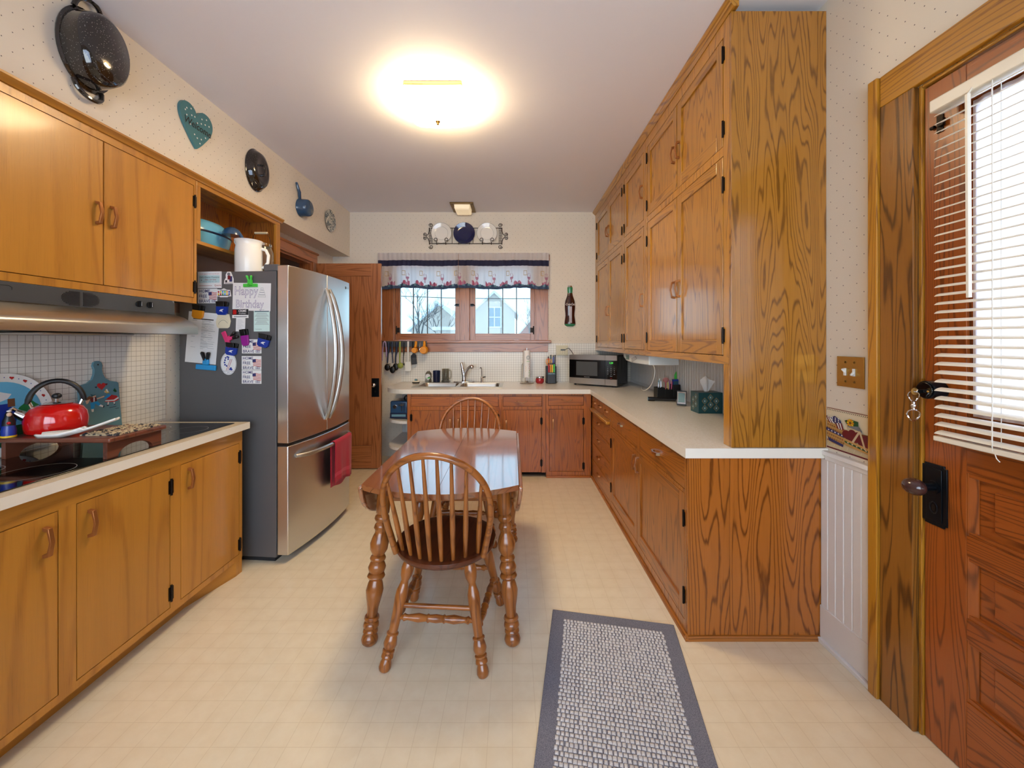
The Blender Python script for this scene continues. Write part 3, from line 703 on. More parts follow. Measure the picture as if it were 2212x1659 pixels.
# ------------------------------------------------------------------ sink run below the window
FY = fr_plane('back', 4.035); DB = .735
A = thing('sink_cabinet', 'reddish oak sink cabinet with a perforated false front and two plain doors behind the table', 'cabinet', (-.6, 4.4, 0))
build(case_mb(FY, -1.086, -.108, .05, .866, DB, 'sinkoak', 'x', [(-1.05, -.14, .735, .84), (-1.05, -.60, .07, .695), (-.595, -.14, .07, .695)], top=.70), 'case', A, smooth=0)
s = slab_mb(FY, -1.05+G, -.14-G, .735+G, .84-G, 'sinkoak_x'); s.m('black')
for i in range(6):
    for q in range(4): s.disc(-.645+i*.026, .765+q*.019, .003, d=.0006)
build(s, 'perforated_front', A, smooth=0, recalc=False)
add_door(A, FY, (-1.05, -.60, .07, .695), 'sinkoak', 'x', 'slab', hinges=[(-1.046, .62, -1), (-1.046, .15, -1)], handle=(-.64, .56)); add_door(A, FY, (-.595, -.14, .07, .695), 'sinkoak', 'x', 'slab', hinges=[(-.144, .62, 1), (-.144, .15, 1)], handle=(-.555, .56))
build(MB().m('gapdark').box(-1.08, -.11, 4.12, 4.76, .0, .049), 'plinth', A, smooth=0)
A = thing('base_cabinet', 'reddish oak cabinet with one drawer over one door, between the sink cabinet and the corner', 'cabinet', (.12, 4.4, 0))
build(case_mb(FY, -.106, .350, .05, .866, DB, 'sinkoak', 'x', [(-.095, .312, .735, .84), (-.095, .308, .05, .70)]), 'case', A, smooth=0)
add_drawer(A, FY, (-.095, .312, .735, .84), 'sinkoak_x', [(.105, .785)]); add_door(A, FY, (-.095, .308, .05, .70), 'sinkoak', 'x', 'slab', handle=(-.06, .545), hinges=[(.305, .585, 1), (.305, .15, 1)])
build(MB().m('gapdark').box(-.105, .349, 4.12, 4.76, .0, .049), 'plinth', A, smooth=0)
A = thing('base_cabinet', 'reddish oak corner cabinet with one drawer, one door and a base board', 'cabinet', (.58, 4.4, 0))
build(case_mb(FY, .353, .82, .0, .866, .70, 'sinkoak', 'x', [(.375, .745, .745, .85), (.385, .745, .06, .71)]), 'case', A, smooth=0)
add_drawer(A, FY, (.375, .745, .745, .85), 'sinkoak_x', [(.57, .80)]); add_door(A, FY, (.385, .745, .06, .71), 'sinkoak', 'x', 'slab', handle=(.425, .56), hinges=[(.742, .585, 1), (.742, .12, 1)])
build(MB().m('sinkoak_x').box(.355, .812, 4.014, 4.034, 0, .018), 'toe_moulding', A, bevel=.004)
# rounded open end shelves
A = thing('corner_shelf', 'white open end shelves with rounded corners beside the sink cabinet', 'shelf', (-1.22, 4.4, 0))
def rshelf(z, th, x0=-1.345, x1=-1.09, y0=4.04, r=.25):
    return MB().m('laminate').prism([(x0+r-r*sin(a), y0+r-r*cos(a)) for a in [i*pi/20 for i in range(10, -1, -1)]]+[(x1, y0), (x1, 4.76), (x0, 4.76)], z-th, z, 'xy')
for z in (.58, .30): build(rshelf(z, .028), 'shelf', A, smooth=30)
build(rshelf(.06, .058, r=.2), 'plinth', A, smooth=30)
b = MB(fr_plane('back', 4.775)).m('paintwhite'); beads(b, -1.345, -1.09, .0, .866, .012); build(b, 'back_panel', A, smooth=20)

# ------------------------------------------------------------------ tall cupboards on the right
FU = fr_plane('right', 1.025); ZB, ZM, ZT = 1.342, 2.311, 2.885
UP = [((3.624, 4.700), [(4.140, 4.697, 1), (3.627, 4.137, -1)], 'oak wall cupboard of four doors in the corner over the microwave', (3.588, 4.7845)),
      ((3.02, 3.55), [(3.025, 3.545, 2)], 'narrow oak wall cupboard of two stacked doors between the four-door cupboards', (2.986, 3.586)),
      ((1.885, 2.952), [(2.420, 2.948, 1), (1.889, 2.417, -1)], 'oak wall cupboard of four doors with a tall plank side standing on the worktop', (1.836, 2.984))]
for (ext, doors, lab, (c0, c1)) in UP:
    A = thing('wall_cabinet', lab, 'cabinet', (1.25, (c0+c1)/2, 1.3))
    holes = [(ext[0], ext[1], ZB, ZM), (ext[0], ext[1], 2.356, ZT)]
    mb = MB(FU).m('oak_z'); grid_boxes(mb, c0, c1, 1.302, 2.955, -.02, 0, holes)
    mb.m('oak_y').box(c0, c1, -.003, .0006, 1.302, 1.338)
    mb.m('gapdark').box(c0+.003, c1-.003, -.44, -.024, 1.34, 2.95)
    build(mb, 'case', A, smooth=0)
    for (a0, a1, k) in doors:
        for z0, z1, hz, hg in ((ZB, ZM, 1.735, (1.44, 2.17)), (2.356, ZT, 2.585, (2.44, 2.80))):
            ha, hs = (a0+.032, 1) if k == 1 else (a1-.032, -1) if k == -1 else (a0+.032, 1)
            hinge_a = a1 if hs == 1 else a0
            add_door(A, FU, (a0, a1, z0, z1), 'oak', 'y', handle=(ha, hz), hinges=[(hinge_a+hs*.004, h_, hs) for h_ in hg])
    if c0 < 1.9:
        p = MB().m('panel_z').box(1.025, 1.4685, 1.8165, 1.836, .9155, 2.955)
        p.m('oak_z').box(1.0248, 1.045, 1.836, 1.884, .9155, 1.301); p.m('oak_z').box(1.045, 1.4685, 1.836, 1.884, .9155, 1.301)
        build(p, 'end_panel', A, smooth=0, bevel=.0012)
c = MB(FU).m('oak_y').prism([(-.02, 2.957), (.003, 2.957), (.010, 2.965), (.018, 2.972), (.02, 2.978), (.03, 2.984), (.034, 2.99), (.034, 2.9995), (-.02, 2.9995)], 1.79, 4.7845, 'yz'); build(c, 'trim_6', kind=S, smooth=30)

# ------------------------------------------------------------------ left base cabinets
FXL = fr_plane('left', -1.655)
A = thing('base_cabinet', 'honey maple base cabinet with plain flush doors under the cooktop', 'cabinet', (-1.93, 1.6, 0))
holes = [(1.0, 1.42, .12, .795), (1.477, 1.884, .12, .795), (1.942, 2.36, .12, .795)]
build(case_mb(FXL, .74, 2.385, .09, .872, .54, 'maple', 'y', holes), 'case', A, smooth=0)
build(MB(FXL).m('maple_y').box(.74, 2.385, .0002, .0008, .798, .8715), 'top_rail', A, smooth=0)
add_door(A, FXL, holes[0], 'maple', 'y', 'slab', handle=(1.376, .70)); add_door(A, FXL, holes[1], 'maple', 'y', 'slab', handle=(1.522, .70), hinges=[(1.886, .705, 1), (1.886, .19, 1)])
add_door(A, FXL, holes[2], 'maple', 'y', 'slab', handle=(1.99, .71), hinges=[(2.362, .71, 1), (2.362, .18, 1)])
p = MB().m('maple_y').box(-2.19, -1.735, .74, 2.384, 0, .089); p.m('maple_z').box(-1.735, -1.656, 2.362, 2.384, 0, .089)
p.m('maple_y').prism([(-1.735, 2.06), (-1.657, 2.335), (-1.657, 2.362), (-1.735, 2.362)], 0, .089, 'xy'); build(p, 'plinth', A, smooth=0)
# left wall cabinets
FUL = fr_plane('left', -1.95)
A = thing('wall_cabinet', 'honey maple wall cabinet with two wide plain doors over the range hood', 'cabinet', (-2.07, 1.85, 1.645))
holes = [(1.305, 1.8575, 1.678, 2.368), (1.8575, 2.385, 1.678, 2.368)]
build(case_mb(FUL, 1.25, 2.404, 1.645, 2.425, .248, 'maple', 'y', holes), 'case', A, smooth=0)
add_door(A, FUL, holes[0], 'maple', 'y', 'slab', handle=(1.825, 2.015)); add_door(A, FUL, holes[1], 'maple', 'y', 'slab', handle=(1.892, 2.015), hinges=[(2.388, 2.27, 1), (2.388, 1.745, 1)])
A = thing('open_shelf_cabinet', 'honey maple open cupboard with one shelf above the refrigerator', 'shelf', (-2.07, 2.84, 1.87))
m_ = MB(FUL).m('maple_y').box(2.406, 3.27, -.02, 0, 2.378, 2.425); m_.m('maple_z').box(2.406, 2.436, -.02, 0, 2.04, 2.378)
m_.m('maple_z').box(3.215, 3.27, -.02, 0, 1.875, 2.378); m_.m('oak_y').box(2.406, 3.27, -.248, -.02, 2.40, 2.425)
build(m_, 'face_frame', A, smooth=0, bevel=.0015)
m_ = MB(FUL).m('oakbase_z').box(3.247, 3.27, -.248, -.0205, 1.875, 2.40); m_.box(2.406, 2.42, -.248, -.0205, 2.042, 2.40); m_.box(2.42, 3.247, -.248, -.243, 2.042, 2.40); build(m_, 'sides', A, smooth=0)
build(MB(FUL).m('maple_y').box(2.406, 3.246, -.248, -.0005, 2.018, 2.04), 'shelf', A, bevel=.002)
c = MB(FUL).m('maple_y').prism([(-.0455, 2.426), (.0, 2.426), (.0, 2.405), (.008, 2.405), (.012, 2.412), (.018, 2.418), (.028, 2.428), (.028, 2.437), (-.0455, 2.437)], 1.25, 3.285, 'yz'); build(c, 'trim_7', kind=S, smooth=30)

# ------------------------------------------------------------------ range hood and cooktop
A = thing('range_hood', 'stainless range hood with dark vented panel under the maple wall cabinet', 'range hood', (-2.0, 1.79, 1.44))
h0, h1 = 1.335, 2.25
prof = [(-2.195, 1.452), (-2.195, 1.644), (-1.955, 1.644), (-1.952, 1.566), (-1.93, 1.557), (-1.90, 1.549), (-1.835, 1.512), (-1.820, 1.500), (-1.8155, 1.49), (-1.8155, 1.452)]
k = len(prof); hm = MB()
hm.m('steelh').add([(x, y, z) for y in (h0, h1) for x, z in prof], [tuple(range(k)), tuple(range(2*k-1, k-1, -1))]+[(i, (i+1) % k, k+(i+1) % k, k+i) for i in range(k-1)])
hm.m('darkgrey').add([(-2.19, h0+.005, 1.454), (-1.82, h0+.005, 1.454), (-1.82, h1-.005, 1.454), (-2.19, h1-.005, 1.454)], [(0, 1, 2, 3)])
build(hm, 'body', A, smooth=40, recalc=True)
FH = fr_plane('left', -1.9525)
p = MB(FH).m('darkgrey').prism([(h0, 1.567), (h1-.004, 1.567), (h1-.004, 1.628), (h1-.02, 1.643), (h0, 1.643)], -.001, .004, 'xz'); build(p, 'control_panel', A, smooth=0, bevel=.001)
g = MB(FH).m('black')
for cy, sg in ((1.716, -1), (1.80, 1)):
    for i in range(11):
        z = 1.573+i*.0058; hw = .074*math.sqrt(max(.06, 1-((i-5)/6.2)**2))
        a, b_ = (cy+.038-hw, cy+.036) if sg < 0 else (cy-.034, cy-.038+hw)
        g.box(a, b_, .0045, .0065, z, z+.0028)
build(g, 'vent_grille', A, smooth=0)
for y in (2.03, 2.09):
    kn = MB(FH).m('black').cyl((y, .0045, 1.607), (y, .010, 1.607), .017); kn.box(y-.004, y+.004, .010, .020, 1.592, 1.622); kn.m('chrome').box(y-.0012, y+.0012, .020, .0208, 1.596, 1.619); build(kn, 'knob', A, bevel=.001)
lf = MB().m('steelh').box(-2.1, -1.86, 1.55, 1.92, 1.440, 1.4515); build(lf, 'light_cover', A, bevel=.006)
bd = MB(FH).m('black').tube([(1.40, .0046, 1.628), (1.505, .0046, 1.628), (1.515, .0046, 1.622), (1.515, .0046, 1.612)], .0012, 5); build(bd, 'badge_outline', A)
A = thing('cooktop', 'black glass electric cooktop set in the beige worktop', 'cooktop', (-1.92, 1.8, .9145))
build(MB().m('blackglass').box(-2.165, -1.678, 1.25, 2.352, .9146, .9185), 'glass_top', A, bevel=.001)
for (x, y, r) in ((-1.80, 1.47, .105), (-1.80, 2.17, .085), (-2.04, 2.17, .105), (-2.04, 1.46, .085)):
    bn = MB().m('burnerline'); R = [(x+r*cos(2*pi*i/48), y+r*sin(2*pi*i/48)) for i in range(48)]; Q = [(x+(r-.0022)*cos(2*pi*i/48), y+(r-.0022)*sin(2*pi*i/48)) for i in range(48)]
    bn.add([(*p, .91865) for p in R]+[(*p, .91865) for p in Q], [(i, (i+1) % 48, 48+(i+1) % 48, 48+i) for i in range(48)])
    build(bn, 'burner_ring', A, smooth=0, recalc=False)

# ------------------------------------------------------------------ refrigerator
FA = radians(4.9)
def FRIDGE(): return Matrix.Translation((-1.423, 2.47, 0)) @ Matrix.Rotation(-FA, 4, 'Z')    # local x outward from the door, y away from the camera
FM = FRIDGE()
A = thing('refrigerator', 'stainless french-door refrigerator with grey sides covered in magnets', 'refrigerator', (-1.423, 2.47, 0), -FA)
W = .776
def L_(mb, name, parent=A, **kw): return build(mb, name, parent, local=True, **kw)
L_(MB().m('fridgegrey').box(-.752, -.082, .004, W-.004, .03, 1.862), 'cabinet_body', bevel=.004)
b = MB().m('rubber').box(-.70, -.10, .02, W-.02, .0, .03); L_(b, 'base_grille', smooth=0)
def bowx(y): return .034*(1-((y-W/2)/(W/2))**2)
def bowdoor(y0, y1, z0, z1, mname='steel', th=.072):
    n = 12; ys = [y0+(y1-y0)*i/n for i in range(n+1)]; pts = [(bowx(y), y) for y in ys]+[(-th, y1), (-th, y0)]
    return MB().m(mname).prism(pts, z0, z1, 'xy')
mid = W/2
dl = L_(bowdoor(.0, mid-.002, .762, 1.897), 'door', bevel=.004, smooth=30); dr = L_(bowdoor(mid+.002, W, .762, 1.897), 'door', bevel=.004, smooth=30)
fz = L_(bowdoor(0, W, .05, .742), 'freezer_drawer', bevel=.004, smooth=30)
L_(MB().m('black').box(-.08, -.005, .01, W-.01, .742, .762), 'gasket', smooth=0)
def bowhandle(y, lean):
    pts = []
    for i in range(15):
        t_ = i/14; z = .845+t_*.95; o = .088*sin(pi*t_)**.75
        pts.append((bowx(y)+.004+o, y+lean*sin(pi*t_)*.02, z))
    mb = MB().m('steelh'); pts2 = [Vector(p) for p in pts]
    mb.tube(pts2, [.011]+[.0155]*13+[.011], 10)
    return mb
L_(bowhandle(mid-.024, -1), 'handle', dl); L_(bowhandle(mid+.024, 1), 'handle', dr)
hp = [(bowx(.06+.68*i/14)+.004+.05*(1-(2*i/14-1)**6), .06+.68*i/14, .665) for i in range(15)]
L_(MB().m('steelh').tube(hp, [.012]+[.014]*13+[.012], 10), 'handle', fz)
L_(MB().m('fridgegrey').box(-.17, -.075, .006, .09, 1.863, 1.905), 'hinge_cover', bevel=.004)
lg = MB().m('blackprint').disc(bowx(.70)+.0004, 0, .001, n=3) if False else MB()
T = Matrix.Translation((bowx(.685)+.0012, .685, 1.845)) @ Matrix.Rotation(-.14, 4, 'Z') @ Matrix.Rotation(pi/2, 4, 'Z')
lg.m('darkgrey').disc(0, 0, .011, d=-.0004, M=T); lg.text('LG', .026, 0, .022, -.0005, M=T); L_(lg, 'badge', smooth=0, recalc=False)
def fs(u, v):
    """photo pixel -> (along, up) on the refrigerator's near side; along runs toward the door"""
    bx, by = (FM @ Vector((-.082, .004, 0))).xy; dx, dy = cos(FA), -sin(FA)
    k_ = (u-CU)/F; s_ = (k_*by-bx)/(dx-k_*dy)
    Y = by+s_*dy; return (s_-.082, EYE-(v-HV)*Y/F)
FSIDE = FM @ Matrix(((1, 0, 0, 0), (0, -1, 0, .004), (0, 0, 1, 0), (0, 0, 0, 1))).inverted() if False else FM @ Matrix(((1, 0, 0, 0), (0, -1, 0, .004), (0, 0, 1, 0), (0, 0, 0, 1)))
# towel over the freezer handle
def towel():
    n = 18; mb = MB().m('towelred'); ys = [.37+.285*i/n for i in range(n+1)]
    rows = []
    def hx(y): return bowx(y)+.004+.05*(1-(2*(y-.06)/.68-1)**6)
    for y in ys:
        fold = .006*sin(y*46)+.003*sin(y*90); r = []
        zb = .365+.012*sin(y*17)
        for k_ in range(12): r.append((hx(y)+.0185+fold*(1-k_/11), y, zb+(.665-zb)*k_/11))
        for a in (30, 60, 90, 120, 150): r.append((hx(y)+.0185*cos(radians(a)), y, .665+.0185*sin(radians(a))))
        zb2 = .335+.010*sin(y*21)
        for k_ in range(10): r.append((hx(y)-.0185+.003*sin(y*40)*(k_/9), y, .665-(.665-zb2)*k_/9))
        rows.append(r)
    m_ = len(rows[0])
    mb.add([p for r in rows for p in r], [(i*m_+j, (i+1)*m_+j, (i+1)*m_+j+1, i*m_+j+1) for i in range(n) for j in range(m_-1)])
    mb.m('towelpink')
    for i in range(n): mb.fm[i*(m_-1)+2] = mb.cur
    return mb
mb = towel(); mb.M = Matrix(); vs = [FM @ p for p in mb.v]; mb.v = vs
tw = build(mb, 'hand_towel', label='crimson terry towel hanging over the freezer drawer handle', cat='towel', smooth=60)
so = tw.modifiers.new('thick', 'SOLIDIFY'); so.thickness = .004; so.offset = 0

# ------------------------------------------------------------------ table
TZ = .75; TXc, TYc = -.331, 2.327
T = thing('drop_leaf_table', 'oak drop-leaf table with glossy top and folded leaves in the middle of the kitchen', 'table', (TXc, TYc, 0))
hw, hl = .362, .535
def endarc(s): return [(hw-(2*hw)*i/16, s*(hl+.112*(1-((i-8)/8)**2))) for i in range(17)]
outline = endarc(1)+endarc(-1)[::-1]
mb = MB().m('tabletop_y').prism(outline, TZ-.024, TZ, 'xy'); mb.m('gapdark').box(-.0007, .0007, -.646, .646, TZ, TZ+.0003)
build(mb, 'top', T, local=True, bevel=.007, smooth=40, segs=3)
for s in (-1, 1):
    D = []; n = 20
    for i in range(n+1):
        a = pi*i/n; D.append((-hl*cos(a)*1.0, -.235*sin(a)**.8))
    D = [(-hl, 0)]+D[1:-1]+[(hl, 0)]
    R = Matrix.Translation((s*(hw+.010), 0, TZ-.012)) @ Matrix.Rotation(radians(6*s), 4, 'Y')
    mb = MB().m('tabletop_y').prism(D, -.010, .010, 'yz', R)
    build(mb, 'drop_leaf', T, local=True, bevel=.005, smooth=40)
ap = MB().m('chair_y')
for x in (-.27, .27): ap.box(x-.01, x+.01, -.44, .44, .64, TZ-.025)
ap.m('chair_x')
for y in (-.44, .44): ap.box(-.28, .28, y-.01, y+.01, .64, TZ-.025)
build(ap, 'apron', T, local=True, bevel=.002)
def turned(prof, p, q, n=18):
    p, q = Vector(p), Vector(q); return [p.lerp(q, t) for t, r in prof], [r for t, r in prof]
TLEG = [(0, .033), (.10, .034), (.19, .031), (.20, .024), (.21, .032), (.225, .035), (.24, .03), (.25, .022), (.265, .03), (.285, .033), (.30, .026), (.315, .025), (.34, .034), (.38, .043), (.42, .040), (.455, .026), (.462, .033), (.475, .037), (.488, .033), (.492, .027),
        (.505, .034), (.53, .041), (.555, .036), (.565, .028), (.572, .037), (.585, .041), (.598, .035), (.605, .027), (.63, .034), (.67, .040), (.71, .036), (.77, .027), (.825, .023), (.828, .032), (.84, .035), (.852, .031), (.856, .026), (.868, .034), (.885, .036), (.9, .028), (.908, .033), (.92, .034), (.93, .026), (.945, .034), (.965, .038), (.985, .034), (1, .022)]
for sx, sy in ((-1, -1), (1, -1), (-1, 1), (1, 1)):
    pth, rr = turned(TLEG, (sx*.285, sy*.43, TZ-.028), (sx*.335, sy*.515 if sy < 0 else sy*.40, 0.0))
    build(MB().m('chair_z').tube(pth, rr, 18), 'leg', T, local=True, smooth=50)

# ------------------------------------------------------------------ chairs
CLEG = [(0, .016), (.04, .024), (.10, .028), (.16, .025), (.21, .016), (.24, .018), (.30, .026), (.36, .027), (.50, .022), (.66, .019), (.672, .026), (.684, .026), (.69, .02), (.72, .025), (.765, .029), (.80, .024), (.812, .019), (.82, .026), (.835, .026), (.843, .019), (.858, .025), (.88, .026), (.892, .018), (.93, .024), (.965, .026), (.99, .022), (1, .016)]
CST = [(0, .009), (.08, .010), (.10, .016), (.13, .012), (.15, .011), (.28, .018), (.38, .013), (.40, .018), (.42, .014), (.50, .017), (.58, .014), (.60, .018), (.62, .013), (.72, .018), (.85, .011), (.87, .012), (.90, .016), (.92, .010), (1, .009)]
def make_chair(lab, loc, rz):
    C = thing('windsor_chair', lab, 'chair', loc, rz, 'bow-back chairs at the table')
    def B(mb, name, par=C, **kw): return build(mb, name, par, local=True, smooth=50, **kw)
    seat = [(.238*cos(a)*(1+.05*max(0, sin(a))), .01+.245*sin(a)) for a in [2*pi*i/40 for i in range(40)]]
    k = len(seat); m_ = MB().m('seat_y'); loops = [(.84, .428), (.97, .434), (1.0, .446), (.985, .458), (.93, .461), (.8, .455), (.45, .449), (0.02, .448)]
    m_.add([(x*s, .01+(y-.01)*s, z) for s, z in loops for x, y in seat], [(i*k+j, i*k+(j+1) % k, (i+1)*k+(j+1) % k, (i+1)*k+j) for i in range(len(loops)-1) for j in range(k)]+[tuple(range(k)), tuple(range((len(loops)-1)*k, len(loops)*k))])
    B(m_, 'seat')
    lean = .27
    def bp(x, z): return (x, -.115-.06*max(0, 1-abs(x)/.24)*0 - (z-.455)*lean - .045*(1-(x/.25)**2), z)
    bow = []
    for i in range(41):
        a = pi*(1-i/40); 
        x = .238*cos(a)*(1 if abs(cos(a)) < 2 else 1); z = .70+.243*sin(a)
        bow.append((x, z))
    bow = [(-.200, .452), (-.211, .50), (-.228, .58), (-.238, .65)]+bow[1:-1]+[(.238, .65), (.228, .58), (.211, .50), (.200, .452)]
    B(MB().m('chair_x').tube([bp(x, z) for x, z in bow], .0165, 10, sq=.85), 'bow')
    for i in range(8):
        t_ = (i-3.5)/3.5; xb, xt = .172*t_, .205*t_
        zt = .70+.243*math.sqrt(max(.02, 1-(xt/.238)**2))-.008
        a_ = t_*1.05; pb = (xb, -.195+.075*t_*t_, .452); pt = bp(xt, zt)
        pth = [Vector(pb).lerp(Vector(pt), q/6) for q in range(7)]
        B(MB().m('chair_z').tube(pth, [.008, .011, .0125, .0115, .0095, .0085, .007], 8), 'spindle')
    feet = {(-1, -1): (-.215, -.235), (1, -1): (.215, -.235), (-1, 1): (-.235, .225), (1, 1): (.245, .225)}
    tops = {(-1, -1): (-.135, -.13), (1, -1): (.135, -.13), (-1, 1): (-.15, .14), (1, 1): (.15, .14)}
    P_ = {}
    for key in feet:
        p, q = Vector((*tops[key], .432)), Vector((*feet[key], 0)); P_[key] = (p, q)
        pth, rr = turned(CLEG, p, q); B(MB().m('chair_z').tube(pth, rr, 16), 'leg')
    def at(key, z): p, q = P_[key]; return p.lerp(q, (p.z-z)/(p.z-q.z))
    for k1, k2, z, pr in (((-1, -1), (1, -1), .20, CST), ((-1, -1), (1, -1), .245, None), ((-1, 1), (1, 1), .215, CST), ((-1, -1), (-1, 1), .165, CST), ((1, -1), (1, 1), .165, CST)):
        p, q = at(k1, z), at(k2, z)
        if pr: pth, rr = turned(pr, p, q)
        else: pth, rr = [p, q], [.010, .010]
        B(MB().m('chair_x').tube(pth, rr, 12), 'stretcher')
    return C
make_chair('oak bow-back windsor chair with a dark seat, in full view in front of the table', (-.318, 1.885, 0), radians(-4))
make_chair('oak bow-back windsor chair at the window end of the table, half hidden by the tabletop', (-.345, 2.90, 0), radians(177))

# ------------------------------------------------------------------ rug
RA = math.atan2(1.926-2.037, .8016-.2137)
R = thing('rug', 'small grey rug with pale looped centre on the vinyl floor', 'rug', (.2137, 2.037, 0), RA)
mb = MB().m('rugborder'); mb.box(0, .598, -.92, 0, .0005, .009); build(mb, 'border', R, local=True, bevel=.003)
mb = MB().m('rugtuft'); rnd = random.Random(3)
nx, ny = 29, 46
ih = [(-1, -1), (1, -1), (1, 1), (-1, 1)]
for i in range(nx):
    for j in range(ny):
        x = .062+(.598-.124)*(i+.5)/nx+rnd.uniform(-.0012, .0012); y = -.062-(.92-.124)*(j+.5)/ny; a = .0064*rnd.uniform(.8, 1.12); c_ = .0070*rnd.uniform(.8, 1.1); x += .004*((j % 2)-.5)
        vs = [(x+a*p, y+c_*q, .009) for p, q in ih]+[(x+a*.9*p, y+c_*.9*q, .0115) for p, q in ih]+[(x+a*.45*p, y+c_*.45*q, .0132) for p, q in ih]
        mb.add(vs, [(0, 1, 5, 4), (1, 2, 6, 5), (2, 3, 7, 6), (3, 0, 4, 7), (4, 5, 9, 8), (5, 6, 10, 9), (6, 7, 11, 10), (7, 4, 8, 11), (8, 9, 10, 11)])
build(mb, 'looped_pile', R, local=True, smooth=60, recalc=False)

# ------------------------------------------------------------------ lamps
LC = (-.485, 2.545)
A = thing('ceiling_lamp', 'square bent-glass ceiling lamp glowing over the table', 'ceiling lamp', (*LC, H))
n = 14; g = MB().m('lampglass'); hs = .205
vs = []
for i in range(n+1):
    for j in range(n+1):
        x, y = (2*i/n-1), (2*j/n-1); m_ = max(abs(x), abs(y))**2.2; vs.append((hs*x, hs*y, -.145+.075*m_*.9+.03*(abs(x)*abs(y))**2))
g.add(vs, [(i*(n+1)+j, (i+1)*(n+1)+j, (i+1)*(n+1)+j+1, i*(n+1)+j+1) for i in range(n) for j in range(n)])
o = build(g, 'glass_shade', A, local=True, smooth=60); sd = o.modifiers.new('thick', 'SOLIDIFY'); sd.thickness = .005
build(MB().m('brass').lathe([(.001, -.172), (.008, -.17), (.010, -.16), (.014, -.156), (.016, -.15), (.006, -.146), (.006, -.03)], 16), 'finial', A, local=True)
build(MB().m('brass').box(-.18, .18, -.18, .18, -.028, -.0005), 'canopy', A, local=True, bevel=.006)  # brass canopy made wide to block the shade's upward light
A = thing('ceiling_lamp', 'small brass-framed ceiling fixture with a square white shade over the plate rack', 'ceiling lamp', (-.578, 4.60, H))
f = MB().m('brassdark'); grid_boxes(f, 0, 0, 0, 0, 0, 0) if False else None
for x0, x1, y0, y1 in ((-.135, .135, -.165, -.125), (-.135, .135, .125, .165), (-.135, -.095, -.125, .125), (.095, .135, -.125, .125)): f.box(x0, x1, y0, y1, -.013, -.0005)
build(f, 'frame', A, local=True, smooth=0, bevel=.003)
s = MB().m('sinklampglass'); s.add([(x*a, y*b, z) for a, b, z in ((.09, .12, -.0015), (.088, .115, -.05), (.078, .10, -.062)) for x, y in ih], [(i*4+j, i*4+(j+1) % 4, i*4+4+(j+1) % 4, i*4+4+j) for i in range(2) for j in range(4)]+[(8, 9, 10, 11), (0, 1, 2, 3)])
build(s, 'shade', A, local=True, smooth=0, bevel=.004)

# ------------------------------------------------------------------ plate rack
def bx_(u): return (u-CU)*YB/F
def bz(v): return EYE-(v-HV)*YB/F
def pp(zx_, zy_): return (905+zx_/10.79, 465+zy_/10.79)       # zoomed crop -> photo pixel
def P3(zx_, zy_, n): u, v = pp(zx_, zy_); return Vector((bx_(u), YB-n, bz(v)))
A = thing('plate_rack', 'black scrolled wire plate rack on the wall over the window', 'plate rack', (bx_(1003), YB, bz(540)))
def scroll(cx, cy, r, a0, turns, n=.012, k=22, sgn=1):
    return [P3(cx+r*(1-.62*i/k)*cos(a0+sgn*turns*2*pi*i/k), cy+r*(1-.62*i/k)*sin(a0+sgn*turns*2*pi*i/k), n) for i in range(k+1)]
w = MB().m('iron'); th = .0042
for y in (305, 665): w.tube([P3(250 if y == 665 else 290, y, .012), P3(1930, y, .012)], th, 6)
for x in (775, 1262): w.tube([P3(x, 305, .012), P3(x, 665, .012)], th*.8, 6)
build(w, 'bars', A)
for sx in (-1, 1):
    m = (lambda x: x) if sx < 0 else (lambda x: 2180-x)
    w = MB().m('iron')
    w.tube([P3(m(245), 690, .012), P3(m(243), 620, .012), P3(m(225), 560, .012), P3(m(165), 495, .012), P3(m(225), 440, .012), P3(m(245), 370, .012), P3(m(245), 300, .012)], th, 6)
    for (cx, cy, r, a0, sg) in ((282, 245, 50, pi, 1), (285, 740, 50, pi, -1), (148, 452, 40, pi/2+.5, 1), (146, 540, 40, -pi/2-.5, -1)):
        pts = []
        for i in range(25):
            rr = r*(1-.7*i/24); a = a0+sg*1.35*2*pi*i/24
            pts.append(P3(m(cx+rr*cos(a)), cy+rr*sin(a), .012))
        w.tube(pts, th*.85, 6)
    build(w, 'scroll_end', A)
    w = MB().m('iron')
    for i in range(9):
        y0 = 320+i*38
        pts = [P3(m(232+18*(j % 2)+j*9+(30*abs((y0+0)-490)/170 if False else 0)), y0+(12 if j % 2 else -8), .010) for j in range(9)]
        w.tube(pts, .0017, 4)
    for i in range(3): w.tube([P3(m(255+i*32), 310, .010), P3(m(255+i*32), 660, .010)], .0012, 4)
    build(w, 'mesh_panel', A)
for cx in (535, 1060, 1590):
    for dx, sg in ((-130, 1), (125, -1)):
        if cx == 1060: pts = [P3(cx+dx, 640, .014), P3(cx+dx+4*sg, 690, .03), P3(cx+dx+4*sg, 680, .05)]
        else:
            pts = [P3(cx+dx+20*sg, 670, .014), P3(cx+dx+26*sg, 700, .035), P3(cx+dx+20*sg, 660, .052)]+[P3(cx+dx+42*cos(a)*(1-.5*i/12)*sg, 595+45*sin(a)*(1-.5*i/12)*-1, .054) for i, a in [(i, -.4+i*.52) for i in range(13)]]
        build(MB().m('iron').tube(pts, .0036, 6), 'plate_hook', A)
